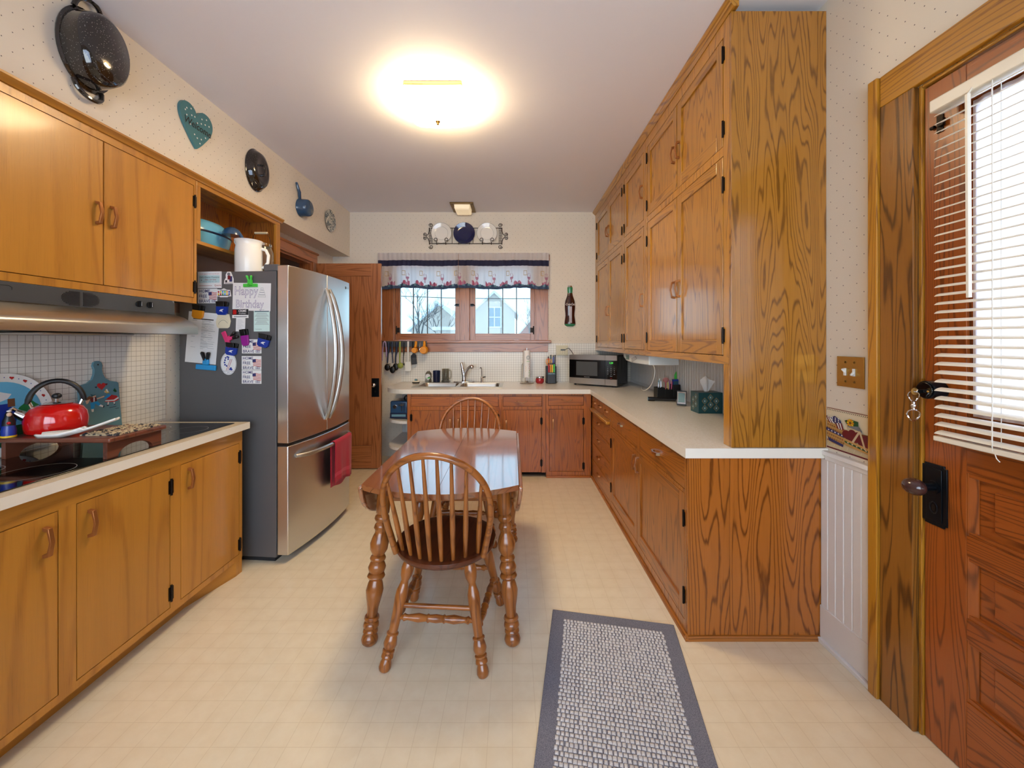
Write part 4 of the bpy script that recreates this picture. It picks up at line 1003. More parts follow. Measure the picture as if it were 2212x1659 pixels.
for cx, mn, lab in ((535, 'plateclear', 'cream rimmed plate at the refrigerator end of the wire plate rack'), (1060, 'plateblue', 'glossy cobalt blue plate in the middle of the wire plate rack'), (1590, 'plateclear', 'cream rimmed plate at the cupboard end of the wire plate rack')):
    u, v = pp(cx, 435); r = .125 if mn == 'plateclear' else .131
    M_ = Matrix.Translation((bx_(u), YB-.021, bz(v))) @ Matrix.Rotation(pi/2, 4, 'X') @ Matrix.Rotation(0, 4, 'Z')
    A = MB(M_); A.m(mn).lathe([(.001, 0.003), (r*.55, .003), (r*.6, .005), (r*.72, .008), (r*.97, .018), (r, .0205), (r*.985, .0225), (r*.74, .013), (r*.64, .009), (r*.5, .0075), (.001, .0075)], 48)
    if mn == 'plateclear':
        A.m('blackprint')
        for (ra, rb, z) in ((.63, .642, .0088), (.968, 1.004, .0213)):
            A.add([(r*q*cos(2*pi*i/48), r*q*sin(2*pi*i/48), z+(.0006 if q == ra else .001)) for q in (ra, rb) for i in range(48)], [(i, (i+1) % 48, 48+(i+1) % 48, 48+i) for i in range(48)])
    build(A, 'plate', label=lab, cat='plate', group='plates in the wire rack', smooth=50)

# ------------------------------------------------------------------ valance over the window
ROD = MB(FB).m('brassdark').tube([(-1.635, .004, 2.478), (-1.635, .042, 2.478), (.452, .042, 2.478), (.452, .004, 2.478)], .005, 8)
build(ROD, 'curtain_rod', label='thin brass curtain rod over the sink window', cat='curtain rod')
def painter(s, w):
    """printed motif at s metres along, w metres above the hem"""
    if w > .345: return 'sheer'
    if w > .275: return 'valnavy'
    ph = s % .21; k_ = int(s/.21)
    if w < .03: return 'valhem'
    tul = .05+.03*abs(sin(s*61))+.018*abs(sin(s*23+1))
    if w < .045+.01*sin(s*40): return 'valhem' if sin(s*97) > -.2 else 'bluegrey'
    gx = (ph-.10)/.020
    if abs(gx) < 1:
        gz = (w-.145)/.04
        if -1 < gz < 1:
            half = 1-.45*max(0, gz)**2 if gz > -.3 else math.sqrt(max(0, 1-((gz+.3)/.7)**2))
            if abs(gx) < half*.95:
                if gz < -.1: return 'mauve'
                if abs(gx) > half*.95-.22: return 'mauve'
    if abs(ph-.10) < .0045 and .075 < w < .108: return 'mauve'
    if w < tul and sin(s*37+.6) > -.15: return 'tulip' if sin(s*120) > .1 else 'mauve'
    if .155 < w < .215 and (.035 < (ph+.0) % .21 < .075) and (abs(w-.158) < .004 or abs(w-.211) < .004 or abs(ph-.037) < .004 or abs(ph-.073) < .004): return 'tan'
    return 'sheer'
for (x0, x1, lab) in ((-1.625, -.652, 'half of the grape-print valance beside the open wood door'), (-.648, .447, 'half of the grape-print valance beside the cola bottle sign')):
    nx = int((x1-x0)/.0052); zs = [0, .012, .028]+[.028+.0075*i for i in range(1, 34)]+[.30, .33, .345, .36, .39, .432]
    mb = MB(); row = len(zs); rnd = random.Random(int(abs(x0*100)))
    vs = []
    for i in range(nx+1):
        x = x0+(x1-x0)*i/nx
        for w_ in zs:
            amp = .007+.012*(1-min(1, w_/.30)); 
            if w_ > .27: amp = .005
            y = .05+amp*sin(x*38+sin(x*9)*1.4+(w_*2))+.004*sin(x*113)
            zz = 2.05+w_+.010*sin(x*9.3+.7)*(1-w_/.432)+(.004*sin(x*120) if w_ > .43 else 0)
            if w_ > .43: zz = 2.484
            vs.append((x, YB-y-.022, zz))
    by = {}
    for i in range(nx):
        for j in range(row-1):
            mn = painter(i*.0052+x0+2, (zs[j]+zs[j+1])/2)
            by.setdefault(mn, []).append((i*row+j, (i+1)*row+j, (i+1)*row+j+1, i*row+j+1))
    mb.v = [Vector(v) for v in vs]
    for mn, fl in by.items(): mb.m(mn); mb.f += fl; mb.fm += [mb.cur]*len(fl)
    build(mb, 'valance', label=lab, cat='valance', group='valance halves on the rod', smooth=70, recalc=False)

# ------------------------------------------------------------------ wall decor over the left cupboards
FSo = fr_plane('left', -1.996)
def so(u, v, off=0.0): return zx(u, v, -1.996+off)
# teal heart
c = so(424, 276, .012); hz = c[1]; hy = c[0]
T_ = FSo @ Matrix(((1, 0, 0, hy), (0, 1, 0, 0), (0, 0, 1, hz), (0, 0, 0, 1))) @ Matrix.Rotation(radians(0), 4, 'Y')
m_ = MB(T_).m('teal').prism(heart2(0, .01, .205), .001, .018, 'xz')
m_.m('paper')
rnd = random.Random(5)
for (x, z) in ((-.075, .075), (-.045, .088), (-.075, .035), (-.04, .052), (-.018, .055), (.0, .028), (.035, .07), (.07, .085), (.03, .04), (.06, .05), (.09, .055), (-.05, -.005), (-.02, -.05), (.0, -.062), (.03, -.055), (.062, -.03), (.09, .0), (.02, -.085), (-.085, .06)):
    m_.disc(x*1.05, z*1.05, .005, d=.0186, n=10); 
m_.m('black').text('Welcome', .004, .006, .062, .019, sx=.86, shear=.22, off=.012)
build(m_, 'heart_plaque', label='teal wooden heart reading Welcome on the wall over the maple cupboards', cat='wall plaque', bevel=0)
# roaster and lid
def enamel(cy, cz, ry, rz, prof, mname, k=36):
    return MB(FSo @ Matrix(((ry, 0, 0, cy), (0, 0, 1, 0), (0, rz, 0, cz), (0, 0, 0, 1)))).m(mname).lathe(prof, k)
c = (1.82, 2.77)
A = thing('roasting_pan', 'black speckled oval roasting pan with side handles hanging over the maple doors', 'pan', (-1.996, c[0], c[1]-.2))
cy, cz = c
build(enamel(cy, cz, .125, .185, [(1.0, .002), (1.01, .008), (.93, .012), (.9, .06), (.84, .105), (.72, .12), (.001, .121)], 'graniteware', 40), 'body', A, smooth=50)
for dy in (-1, 1):
    build(MB(FSo).m('graniteware').tube(spline([(cy-.06, .012, cz+dy*.165), (cy-.05, .02, cz+dy*.20), (cy-.02, .03, cz+dy*.225), (cy+.02, .03, cz+dy*.225), (cy+.05, .02, cz+dy*.20), (cy+.06, .012, cz+dy*.165)], 4), .010, 8), 'handle', A)
c0 = so(537, 372); c1 = so(586, 372); c = so(560, 371, .02); cy, cz = c[0]-.02, c[1]
A = thing('roaster_cover', 'black speckled oval roaster lid with a loop handle between the heart and the saucepan', 'lid', (-1.996, cy, cz-.16))
build(enamel(cy, cz, .118, .160, [(1.0, .002), (1.01, .008), (.95, .012), (.9, .035), (.78, .056), (.6, .062), (.45, .055), (.001, .052)], 'graniteware', 40), 'dome', A, smooth=50)
build(MB(FSo).m('graniteware').tube([(cy, .05, cz+.04), (cy, .075, cz+.036), (cy, .08, cz), (cy, .075, cz-.036), (cy, .05, cz-.04)], .009, 8), 'handle', A)
# saucepan hung by its handle, mouth to the wall
c = so(664, 452, .05); cy, cz = c[0]-.035, c[1]
A = thing('saucepan', 'blue enamel saucepan hanging by its long handle on the wall between lid and speckled plate', 'saucepan', (-1.996, cy, cz-.085))
build(enamel(cy, cz, .082, .082, [(1.0, .002), (1.03, .006), (1.0, .010), (.97, .06), (.92, .085), (.8, .094), (.001, .095)], 'potblue', 32), 'body', A, smooth=50)
ht = so(640, 394, .01)
build(MB(FSo).m('potblue').tube([(cy-.02, .008, cz+.075), (cy-.05, .02, cz+.13), (ht[0]+.005, .016, ht[1]-.02), (ht[0], .012, ht[1])], [.013, .014, .011, .009], 10), 'handle', A)
c = so(713, 477, .01); cy, cz = c[0], c[1]
build(enamel(cy, cz, .118, .118, [(1.0, .016), (1.0, .019), (.72, .008), (.6, .0075), (.001, .0075)], 'swirlenamel', 40), 'plate', label='swirled grey and cream enamel plate on the wall by the window wall', cat='plate', smooth=50)

# ------------------------------------------------------------------ things on and over the refrigerator
A = thing('roaster', 'light blue oval roaster on the open shelf over the refrigerator', 'roaster', (-2.075, 2.64, 2.041))
RX, RY = .098, .20
Ts = Matrix.Diagonal((RX, RY, 1, 1))
build(MB(Ts).m('roasterblue').lathe([(.001, .001), (.78, .001), (.9, .03), (.97, .075), (.98, .085), (.93, .085), (.001, .05)], 40), 'pan', A, local=True, smooth=50)
build(MB(Ts).m('navy').lathe([(.985, .085), (1.02, .088), (1.02, .096), (.985, .099), (.93, .092)], 40), 'rim', A, local=True, smooth=50)
build(MB(Ts).m('roasterblue').lathe([(.985, .099), (.97, .11), (.88, .145), (.68, .17), (.4, .182), (.001, .186)], 40), 'lid', A, local=True, smooth=50)
FT = 1.8625
A = thing('pitcher', 'white enamel pitcher on top of the refrigerator', 'pitcher', (-1.80, 2.66, FT))
build(MB().m('whitegloss').lathe([(.001, .0), (.078, .001), (.081, .008), (.081, .165), (.076, .195), (.075, .21), (.081, .228), (.085, .235), (.081, .234), (.071, .21), (.072, .19), (.076, .165), (.076, .01), (.001, .008)], 32), 'body', A, local=True, smooth=60)
build(MB().m('whitegloss').tube([(.076, .02, .185), (.105, .02, .175), (.122, .02, .14), (.118, .02, .09), (.095, .02, .06), (.079, .02, .055)], .010, 8), 'handle', A, local=True)
build(MB().m('whitegloss').tube([(-.072, 0, .215), (-.09, 0, .236), (-.098, 0, .241)], [.02, .014, .005], 8), 'spout', A, local=True)
A = thing('soup_ladle', 'dark blue enamel ladle standing bowl up in the white pitcher', 'ladle', (-1.84, 2.66, FT+.05))
build(MB().m('potblue').tube([(.03, .0, -.025), (.02, 0, .12), (-.01, 0, .215), (-.03, 0, .245)], [.008, .008, .011, .009], 8), 'handle', A, local=True)
build(MB(Matrix.Translation((-.075, .0, .222))).m('potblue').lathe([(.058, .0), (.055, .02), (.043, .04), (.022, .054), (.001, .058)], 24), 'bowl', A, local=True, smooth=60)
A = thing('storage_jar', 'glass jar with wire bail and wooden grip behind the white pitcher', 'jar', (-1.845, 2.86, FT))
build(MB().m('tumblerglass').lathe([(.001, 0), (.075, .001), (.08, .01), (.08, .2), (.066, .235), (.066, .25), (.062, .25), (.062, .235), (.076, .2), (.076, .012), (.001, .008)], 32), 'body', A, local=True, smooth=60)
build(MB().m('chrome').lathe([(.001, .268), (.06, .268), (.069, .262), (.069, .245), (.0665, .245), (.0665, .252), (.001, .252)], 32), 'lid', A, local=True, smooth=40)
build(MB().m('iron').tube([(-.07, 0, .25), (-.068, 0, .29), (-.045, 0, .345), (.045, 0, .345), (.068, 0, .29), (.07, 0, .25)], .0018, 6), 'wire_bail', A, local=True)
build(MB().m('tan').cyl((-.045, 0, .345), (.045, 0, .345), .009, 12), 'grip', A, local=True)

# ------------------------------------------------------------------ papers, stickers and clips on the refrigerator side
def sheet(u0, v0, u1, v1, mname='paper', skew=0.0, n=.0006, th=.0008):
    a0, z1 = fs(u0, v0); a1, z0 = fs(u1, v1); a1 = fs(u1, (v0+v1)/2)[0]; a0 = fs(u0, (v0+v1)/2)[0]
    return (min(a0, a1), max(a0, a1), z0, z1)
def panel(r, mname='paper', n=.0006, th=.0008, rot=0.0):
    a0, a1, z0, z1 = r; w, h_ = a1-a0, z1-z0
    M_ = FSIDE @ Matrix.Translation(((a0+a1)/2, n, (z0+z1)/2)) @ Matrix.Rotation(rot, 4, 'Y')
    mb = MB(M_).m(mname).box(-w/2, w/2, 0, th, -h_/2, h_/2)
    return mb, w, h_, th+.0002
def sticker(mb, name, lab, cat, group=None): return build(mb, name, label=lab, cat=cat, group=group, smooth=0, recalc=False)
# advice card
mb, w, h, t = panel(sheet(427.5, 587, 479, 622))
mb.m('tealpanel').rect(-w*.44, w*.42, -h*.18, h*.26, t)
mb.m('redprint').text('Local support, we\'re here for you', 0, h*.36, h*.09, t+.0001); mb.m('blackprint').text('Call a Quartz Champion', .0, h*.15, h*.13, t+.0003)
mb.m('redprint').text('(866) 254 4566', .006, .0, h*.12, t+.0003); mb.text('Quartz', w*.34, -h*.34, h*.15, t+.0001); mb.rect(-w*.44, w*.1, -h*.37, -h*.35, t); mb.m('greyprint').text('Monday - Friday, 8am - 5pm', .004, -h*.11, h*.08, t+.0003)
mb.add([(-w*.37, t+.0003, -h*.05), (-w*.31, t+.0003, -h*.05), (-w*.34, t+.0003, h*.03)], [(0, 1, 2)])
sticker(mb, 'fridge_magnet', 'white card magnet with teal phone panel at the top rear of the refrigerator side', 'magnet')
# die-cut sticker of red and navy blocks
r = sheet(484, 587, 505, 613); mb, w, h, t = panel(r, 'paper'); mb.v, mb.f, mb.fm = [], [], []
mb.m('paper').prism([(-w*.5, -h*.5), (w*.5, -h*.5), (w*.5, -h*.1), (w*.35, h*.25), (w*.2, h*.5), (-w*.15, h*.5), (-w*.32, h*.25), (-w*.3, 0), (-w*.45, -h*.2)], 0, .0008)
mb.m('greyprint').disc(.0, h*.3, w*.16, h*.12, t); mb.m('darkred').rect(-w*.12, w*.18, -h*.15, h*.18, t+.0001); mb.m('flagblue').rect(.06*w, w*.36, -h*.33, h*.12, t); mb.m('blackprint').rect(-w*.36, -w*.16, -h*.38, -h*.2, t); mb.rect(-w*.4, w*.4, -h*.45, -h*.42, t)
sticker(mb, 'fridge_sticker', 'small white die-cut sticker with red and navy blocks beside the white card magnet', 'sticker')
# home of the free
def flagmag(rr, lab):
    mb, w, h, t = panel(rr); L_ = 'LEFT'
    mb.m('flagblue')
    for s_, z in (('HOME', .33), ('FREE', -.02), ('BRAVE', -.36)): mb.text(s_, -w*.45, h*z, h*.29, t, L_, off=.012)
    mb.m('redprint').text('of the', -w*.44, h*.16, h*.09, t, L_); mb.text('because of the', -w*.44, -h*.19, h*.075, t, L_)
    mb.m('flagred')
    for i in range(5):
        z = h*(.26-.11*i); mb.add([(w*(.08+.4*q/6), t, z+h*.03*sin(q*1.0)-(0 if p else h*.066)) for p in (1, 0) for q in range(7)], [(q, q+1, 8+q, 7+q) for q in range(6)])
    mb.m('flagblue').add([(w*.05, t+.0002, h*.25), (w*.22, t+.0002, h*.28), (w*.22, t+.0002, h*.06), (w*.05, t+.0002, h*.04)], [(0, 1, 2, 3)])
    mb.m('flagblue').rect(w*.2, w*.43, -h*.44, -h*.26, t); mb.m('paper')
    for i in range(4): mb.rect(w*(.215+.055*i), w*(.245+.055*i), -h*.42, -h*.28, t+.0002)
    return sticker(mb, 'fridge_magnet', lab, 'magnet', 'HOME FREE BRAVE magnets')
flagmag(sheet(428, 624, 469.5, 655), 'HOME FREE BRAVE flag magnet directly below the white card magnet')
flagmag(sheet(523, 733, 565, 763.5), 'HOME FREE BRAVE flag magnet under the purple clip, topmost of the column of three')
flagmag(sheet(522.5, 769, 565, 799), 'HOME FREE BRAVE flag magnet in the middle of the column of three')
flagmag(sheet(522.5, 799.5, 565, 829), 'HOME FREE BRAVE flag magnet at the bottom of the column of three')
# colourful cut-out sticker
r = sheet(468, 623, 500, 642); mb, w, h, t = panel(r); mb.v, mb.f, mb.fm = [], [], []
mb.m('paper').prism([(-w*.5, -h*.4), (-w*.3, -h*.4), (-w*.25, -h*.5), (w*.25, -h*.5), (w*.3, -h*.42), (w*.5, -h*.4), (w*.42, h*.3), (w*.2, h*.34), (0, h*.5), (-w*.2, h*.36), (-w*.46, h*.4)], 0, .0008)
for i, cn in enumerate(('red', 'yellow', 'cyanmag', 'lime', 'orange', 'navymag', 'yellow', 'red', 'green', 'cyanmag', 'yellow', 'navymag')): mb.m(cn).disc(w*(-.36+.144*(i % 6)), h*(.1-.26*(i//6)), w*.055, h*.12, t, n=8)
mb.m('blackprint').rect(-w*.4, w*.38, -h*.34, -h*.27, t+.0001); mb.rect(-w*.25, w*.25, h*.24, h*.29, t+.0001)
sticker(mb, 'fridge_sticker', 'white cut-out sticker crowded with bright coloured letters beside the top flag magnet', 'sticker')
# birthday drawing
mb, w, h, t = panel(sheet(503, 612, 585, 671), 'paper', rot=radians(1.5))
mb.m('purpleprint').text('Happy', -w*.15, h*.2, h*.44, t, off=.015, sx=.8); mb.text('Birthday', -w*.05, -h*.27, h*.40, t, off=.015, sx=.8)
mb.m('paper').text('Happy', -w*.15, h*.2, h*.44, t+.0003, off=-.015, sx=.8); mb.text('Birthday', -w*.05, -h*.27, h*.40, t+.0003, off=-.015, sx=.8)
mb.m('greyprint')
for i in range(4):
    hw_ = w*(.10-.022*i); zz = h*(.0+.085*i)
    mb.tube([(w*.27-hw_, t, zz), (w*.27+hw_, t, zz), (w*.27+hw_*.9, t, zz+h*.075), (w*.27-hw_*.9, t, zz+h*.075)], .0008, 4, True)
sticker(mb, 'drawing', 'child\'s drawing reading Happy Birthday under the green clip', 'drawing')
# the rest of the papers
mb, w, h, t = panel(sheet(404, 675, 471, 785), 'paper', rot=radians(5), n=.0008)
mb.m('blackprint').box(-w*.34, w*.32, t, t+.0001, h*.355, h*.375); rnd = random.Random(2)
for i in range(34):
    z = h*(.33-.021*i)
    if i > 26: break
    mb.m('lightprint' if i % 3 else 'greyprint').rect(-w*.05, w*(.02+.22*rnd.random()), z, z+h*.006, t)
    if i % 2: mb.rect(w*.18, w*(.25+.15*rnd.random()), z, z+h*.006, t)
    if i % 5 == 0: mb.rect(-w*.36, -w*(.3-.1*rnd.random()), z, z+h*.006, t)
sticker(mb, 'paper_sheet', 'long white printed list under the orange clip beside the range hood', 'paper')
r = sheet(467, 679, 499, 709); mb, w, h, t = panel(r); mb.v, mb.f, mb.fm = [], [], []
mb.m('cream').prism([(-w*.42, -h*.4), (-w*.3, -h*.5), (w*.3, -h*.5), (w*.42, -h*.4), (w*.5, 0), (w*.4, h*.5), (-w*.35, h*.5), (-w*.5, -h*.05)], 0, .003)
mb.m('blackprint').tube([(-w*.3, .0032, -h*.25)]+[(-w*.3+w*.6*i/8, .0032, -h*.25+h*.34*sin(pi*(i+1)/10)) for i in range(9)], .0008, 4)
mb.m('creamdark').tube([(-w*.35+w*.7*i/8, .0032, -h*.05+h*.3*sin(pi*i/8)) for i in range(9)], .0007, 4)
sticker(mb, 'notepad', 'cream shaped notepad hanging under the blue clip near the printed list', 'notepad')
mb, w, h, t = panel(sheet(502, 668, 537, 687))
mb.m('blackprint').rect(-w*.5, w*.5, -h*.15, h*.5, t); mb.m('red').rect(-w*.46, -w*.24, -h*.08, h*.42, t+.0002); mb.m('paper').text('CRIME', w*.13, h*.29, h*.34, t+.0003, off=.02); mb.text('STOPPERS', w*.13, -.0, h*.19, t+.0003); mb.m('greyprint').rect(-w*.4, w*.4, -h*.38, -h*.3, t)
sticker(mb, 'fridge_magnet', 'black and white CRIME magnet below the birthday drawing', 'magnet')
mb, w, h, t = panel(sheet(510, 687, 530, 716), rot=radians(2), n=.0009); mb.m('lightprint')
for i in range(8): mb.rect(-w*.35, w*(.1+.25*((i*7) % 3)/2), h*(.36-.09*i), h*(.375-.09*i), t)
sticker(mb, 'receipt', 'small white receipt hanging above the black clip', 'receipt')
mb, w, h, t = panel(sheet(548.5, 667, 583, 716), 'papermint', n=.0005); mb.m('tealdark').rect(-w*.45, w*.45, h*.36, h*.40, t); mb.text('Customer', 0, h*.45, h*.06, t); mb.m('greyprint')
for i in range(12): hw_ = w*(.3+.14*((i*5) % 4)/3); mb.rect(-hw_, hw_, h*(.30-.045*i), h*(.312-.045*i), t)
mb.m('tealdark').tube([(-w*.4+w*.03*i, t+.0001, -h*.4+h*.02*sin(i*2.3)) for i in range(14)], .0007, 4)
sticker(mb, 'note_card', 'pale mint printed note below the birthday drawing', 'note')
r = sheet(477, 761, 511, 810); mb, w, h, t = panel(r); mb.v, mb.f, mb.fm = [], [], []
el = [(w*.5*cos(a), h*.5*sin(a)) for a in [2*pi*i/32 for i in range(32)]]
mb.m('paper').prism(el, 0, .0008); mb.m('flagblue').tube([(x*.93, t, z*.93) for x, z in el], .0006, 4, True)
for (x, z) in ((-.18, .25), (-.08, .3), (.0, .28), (-.22, .15), (-.25, .05), (-.22, -.05), (-.12, -.1), (-.02, .2)): mb.m('navymag').disc(w*x, h*z, w*.055, d=t, n=8)
for (x, z) in ((.15, -.2), (.2, -.26), (.1, -.25)): mb.disc(w*x, h*z, w*.06, d=t, n=8)
for dx, cn in ((-.03, 'redprint'), (.03, 'paper'), (.07, 'redprint')): mb.m(cn).add([(w*(-.12+dx), t+.0002, -h*.3), (w*(-.09+dx), t+.0002, -h*.3), (w*(.17+dx), t+.0002, h*.2), (w*(.14+dx), t+.0002, h*.2)], [(0, 1, 2, 3)])
mb.m('flagblue').rect(-w*.38, w*.38, -h*.335, -h*.325, t); mb.text('2023', 0, -h*.4, h*.06, t)
sticker(mb, 'fridge_sticker', 'white oval sticker with navy marks and slanted red stripe below the printed list', 'sticker')
def clip(u, v, wpx, hpx, mname, handle, lab, rot=0.0, style='wide', logo=True, lift=.004, word=None):
    a, z = fs(u, v); w = abs(fs(u+wpx/2, v)[0]-fs(u-wpx/2, v)[0]); h = fs(u, v-hpx/2)[1]-fs(u, v+hpx/2)[1]
    Rm = Matrix.Translation((a, lift, z)) @ Matrix.Rotation(rot, 4, 'Y')
    root = thing('bag_clip', lab, 'clip', tuple(FSIDE @ Vector((a, 0, z-h/2))), group='clips on the refrigerator')
    M_ = FSIDE @ Rm
    if style == 'wide':
        b = MB(M_).m(mname).prism([(-w*.46, h*.12), (w*.46, h*.12), (w*.44, -h*.36), (w*.28, -h*.5), (-w*.28, -h*.5), (-w*.44, -h*.36)], .0, .012)
        if logo: b.m('paper').prism([(-w*.18, -h*.22), (-w*.05, -h*.1), (w*.2, -h*.06), (w*.06, -h*.2), (w*.16, -h*.3), (-w*.02, -h*.24)], .0121, .0125)
        build(b, 'jaw', root, bevel=.002)
        k_ = MB(M_).m(handle).prism([(-w*.5, h*.5), (w*.2, h*.5), (w*.24, h*.13), (-w*.4, h*.13)], .004, .016); k_.prism([(w*.26, h*.52), (w*.5, h*.48), (w*.48, h*.13), (w*.28, h*.13)], .0, .012)
        build(k_, 'grip', root, bevel=.002)
    else:
        b = MB(M_).m(mname).box(-w*.5, w*.5, 0, .012, -h*.5, -h*.22); b.prism([(-w*.14, -h*.22), (w*.14, -h*.22), (w*.12, h*.12), (-w*.12, h*.12)], .001, .018)
        if word: b.m('blackprint').text(word, 0, -h*.36, h*.26, .0185, M=Matrix.Translation((0, -.006, 0)))
        build(b, 'jaw', root, bevel=.004 if not word else .001)
        k_ = MB(M_).m(handle).tube([(-w*.06, .012, h*.02), (-w*.13, .022, h*.42), (-w*.12, .022, h*.47)], [w*.06, w*.085, w*.05], 8); k_.tube([(w*.06, .010, h*.02), (w*.12, .014, h*.42), (w*.11, .014, h*.47)], [w*.06, w*.085, w*.05], 8)
        build(k_, 'grip', root)
    return root
clip(543.5, 608, 29, 25, 'lime', 'lime', 'bright green clip holding the birthday drawing', style='bar', word='Qps')
clip(431, 674, 26, 29, 'orange', 'black', 'orange clip with black grips at the top of the printed list', radians(8), logo=False)
clip(482.5, 666, 26, 29, 'navymag', 'black', 'blue clip with black grips over the cream notepad', radians(2))
clip(572.5, 736, 27, 28, 'navymag', 'black', 'blue clip with black grips beside the topmost flag magnet of the column', radians(14))
clip(503, 754, 26, 27, 'navymag', 'black', 'blue clip with black grips just over the oval sticker', radians(8))
clip(503, 729, 36, 34, 'pink', 'black', 'hot pink clip lying slanted beside the black clip grips', radians(65), style='bar')
clip(531, 729, 17, 36, 'magenta', 'black', 'purple clip with black grips overlapping the topmost flag magnet of the column', radians(-8), style='wide', logo=False, lift=.003)
clip(449, 779, 43, 40, 'cyanmag', 'black', 'sky blue clip with black grips at the foot of the printed list', radians(4), style='bar')

# ------------------------------------------------------------------ sink and tap
A = thing('kitchen_sink', 'stainless double-bowl sink set in the worktop under the window', 'sink', (-.59, 4.43, CT))
def rrect(x0, x1, y0, y1, r, n=5):
    return [(cx+r*cos(a0+pi/2*i/n), cy+r*sin(a0+pi/2*i/n)) for cx, cy, a0 in ((x1-r, y1-r, 0), (x0+r, y1-r, pi/2), (x0+r, y0+r, pi), (x1-r, y0+r, 1.5*pi)) for i in range(n+1)]
rm = MB().m('sinksteel')
ox0, ox1, oy0, oy1 = -1.085, -.105, 4.185, 4.70
bas = [(-1.035, -.615), (-.575, -.145)]
by0, by1 = 4.235, 4.615
for x0, x1, y0, y1 in ((ox0, ox1, oy0, by0), (ox0, ox1, by1, oy1), (ox0, bas[0][0], by0, by1), (bas[0][1], bas[1][0], by0, by1), (bas[1][1], ox1, by0, by1)): rm.box(x0, x1, y0, y1, CT+.0006, CT+.005)
build(rm, 'rim', A, smooth=0, bevel=.002)
for x0, x1 in bas:
    bm_ = MB().m('sinksteel'); loops = [(rrect(x0, x1, by0, by1, .05), CT+.004), (rrect(x0+.008, x1-.008, by0+.008, by1-.008, .05), CT-.02), (rrect(x0+.02, x1-.02, by0+.02, by1-.02, .06), CT-.16), (rrect(x0+.05, x1-.05, by0+.05, by1-.05, .05), CT-.18)]
    k = len(loops[0][0])
    bm_.add([(*p, z) for L0, z in loops for p in L0], [(i*k+j, i*k+(j+1) % k, (i+1)*k+(j+1) % k, (i+1)*k+j) for i in range(3) for j in range(k)]+[tuple(range(3*k, 4*k))])
    bm_.m('darkgrey').disc((x0+x1)/2, (by0+by1)/2, .04, d=CT-.1795, plane='xy')
    build(bm_, 'bowl', A, smooth=60, recalc=False)
YT = 4.665; Z0 = CT+.0055
A = thing('kitchen_faucet', 'chrome single-lever pull-out faucet behind the double sink', 'faucet', (-.575, YT, Z0))
b = MB().m('chrome').prism([(.125*cos(a), .03*sin(a)) for a in [2*pi*i/28 for i in range(28)]], 0, .012, 'xy'); b.lathe([(.03, .01), (.024, .03), (.022, .10), (.02, .11)], 20); build(b, 'base', A, local=True, bevel=.002)
build(MB().m('chrome').tube(spline([(-.01, 0, .09), (-.018, 0, .16), (-.03, .002, .22), (-.036, .004, .235)]), [.02]*7+[.017]*6+[.014]*6, 12), 'lever', A, local=True)
build(MB().m('chrome').tube(spline([(.006, -.005, .06), (.03, -.03, .12), (.06, -.07, .175), (.09, -.10, .195)]), [.017]*7+[.016]*6+[.018]*6, 12), 'spout', A, local=True)
build(MB().m('chrome').ball((.105, -.115, .192), .028, .034, .024), 'spray_head', A, local=True)
A = thing('water_filter_tap', 'slim chrome filter tap with dark lever beside the faucet', 'tap', ((1041-CU)*YT/F, YT, Z0))
build(MB().m('chrome').lathe([(.018, 0), (.016, .012), (.012, .02), (.013, .06), (.009, .066), (.004, .07)], 14), 'base', A, local=True)
build(MB().m('chrome').tube(spline([(0, 0, .06), (-.003, 0, .16), (-.012, -.01, .18), (-.02, -.03, .17)]), .0055, 8), 'spout', A, local=True)
build(MB().m('black').tube([(.008, 0, .06), (.045, -.004, .067)], .006, 8), 'lever', A, local=True)
# things standing behind the sink
def pos(u, Y): return (u-CU)*Y/F
def at_sink(u, Y=4.735): return (pos(u, Y), Y, CT+.0006)
A = thing('soap_dish', 'dark oval soap dish with a cream scrubber at the rounded end of the worktop', 'soap dish', (pos(898.5, 4.62), 4.62, CT+.0006))
build(MB(Matrix.Diagonal((1, .7, 1, 1))).m('black').lathe([(.001, .0), (.04, .0), (.048, .012), (.045, .014), (.001, .008)], 24), 'dish', A, local=True)
build(MB(Matrix.Diagonal((1, .7, 1, 1))).m('cream').lathe([(.001, .0095), (.04, .0145), (.038, .026), (.001, .03)], 20), 'scrubber', A, local=True)
build(MB(Matrix.Diagonal((1, .8, 1, 1))).m('bluegrey').lathe([(.001, .03), (.015, .03), (.017, .042), (.01, .05), (.001, .051)], 14), 'knob', A, local=True)
A = thing('soap_bottle', 'clear hand soap bottle with a green leaf label at the end of the sink', 'bottle', at_sink(925.5))
build(MB(Matrix.Diagonal((1, .6, 1, 1))).m('tumblerglass').lathe([(.001, 0), (.036, .0), (.04, .01), (.041, .06), (.036, .11), (.018, .128), (.012, .132), (.001, .132)], 24), 'body', A, local=True, smooth=60)
l_ = MB().m('paper').prism([(.03*cos(a), .068+.036*sin(a)) for a in [2*pi*i/20 for i in range(20)]], -.027, -.0262); l_.m('lime').prism([(-.022, .048), (.02, .045), (.028, .06), (.01, .062)], -.0276, -.0272); l_.m('leafgreen').prism([(.0, .055), (.02, .06), (.028, .075), (.01, .068)], -.0282, -.0278); build(l_, 'label', A, local=True, smooth=0)
build(MB().m('white').lathe([(.012, .132), (.012, .145), (.004, .146), (.004, .158), (.001, .158)], 12), 'pump', A, local=True)
A = thing('tumbler', 'dark blue tumbler between the soap bottle and the glass mug', 'tumbler', at_sink(943))
build(MB().m('navy').lathe([(.001, 0), (.038, 0), (.041, .006), (.044, .14), (.041, .141), (.038, .01), (.001, .008)], 28), 'body', A, local=True, smooth=40)
A = thing('glass_mug', 'tall clear glass mug with handle beside the faucet', 'mug', at_sink(962.5))
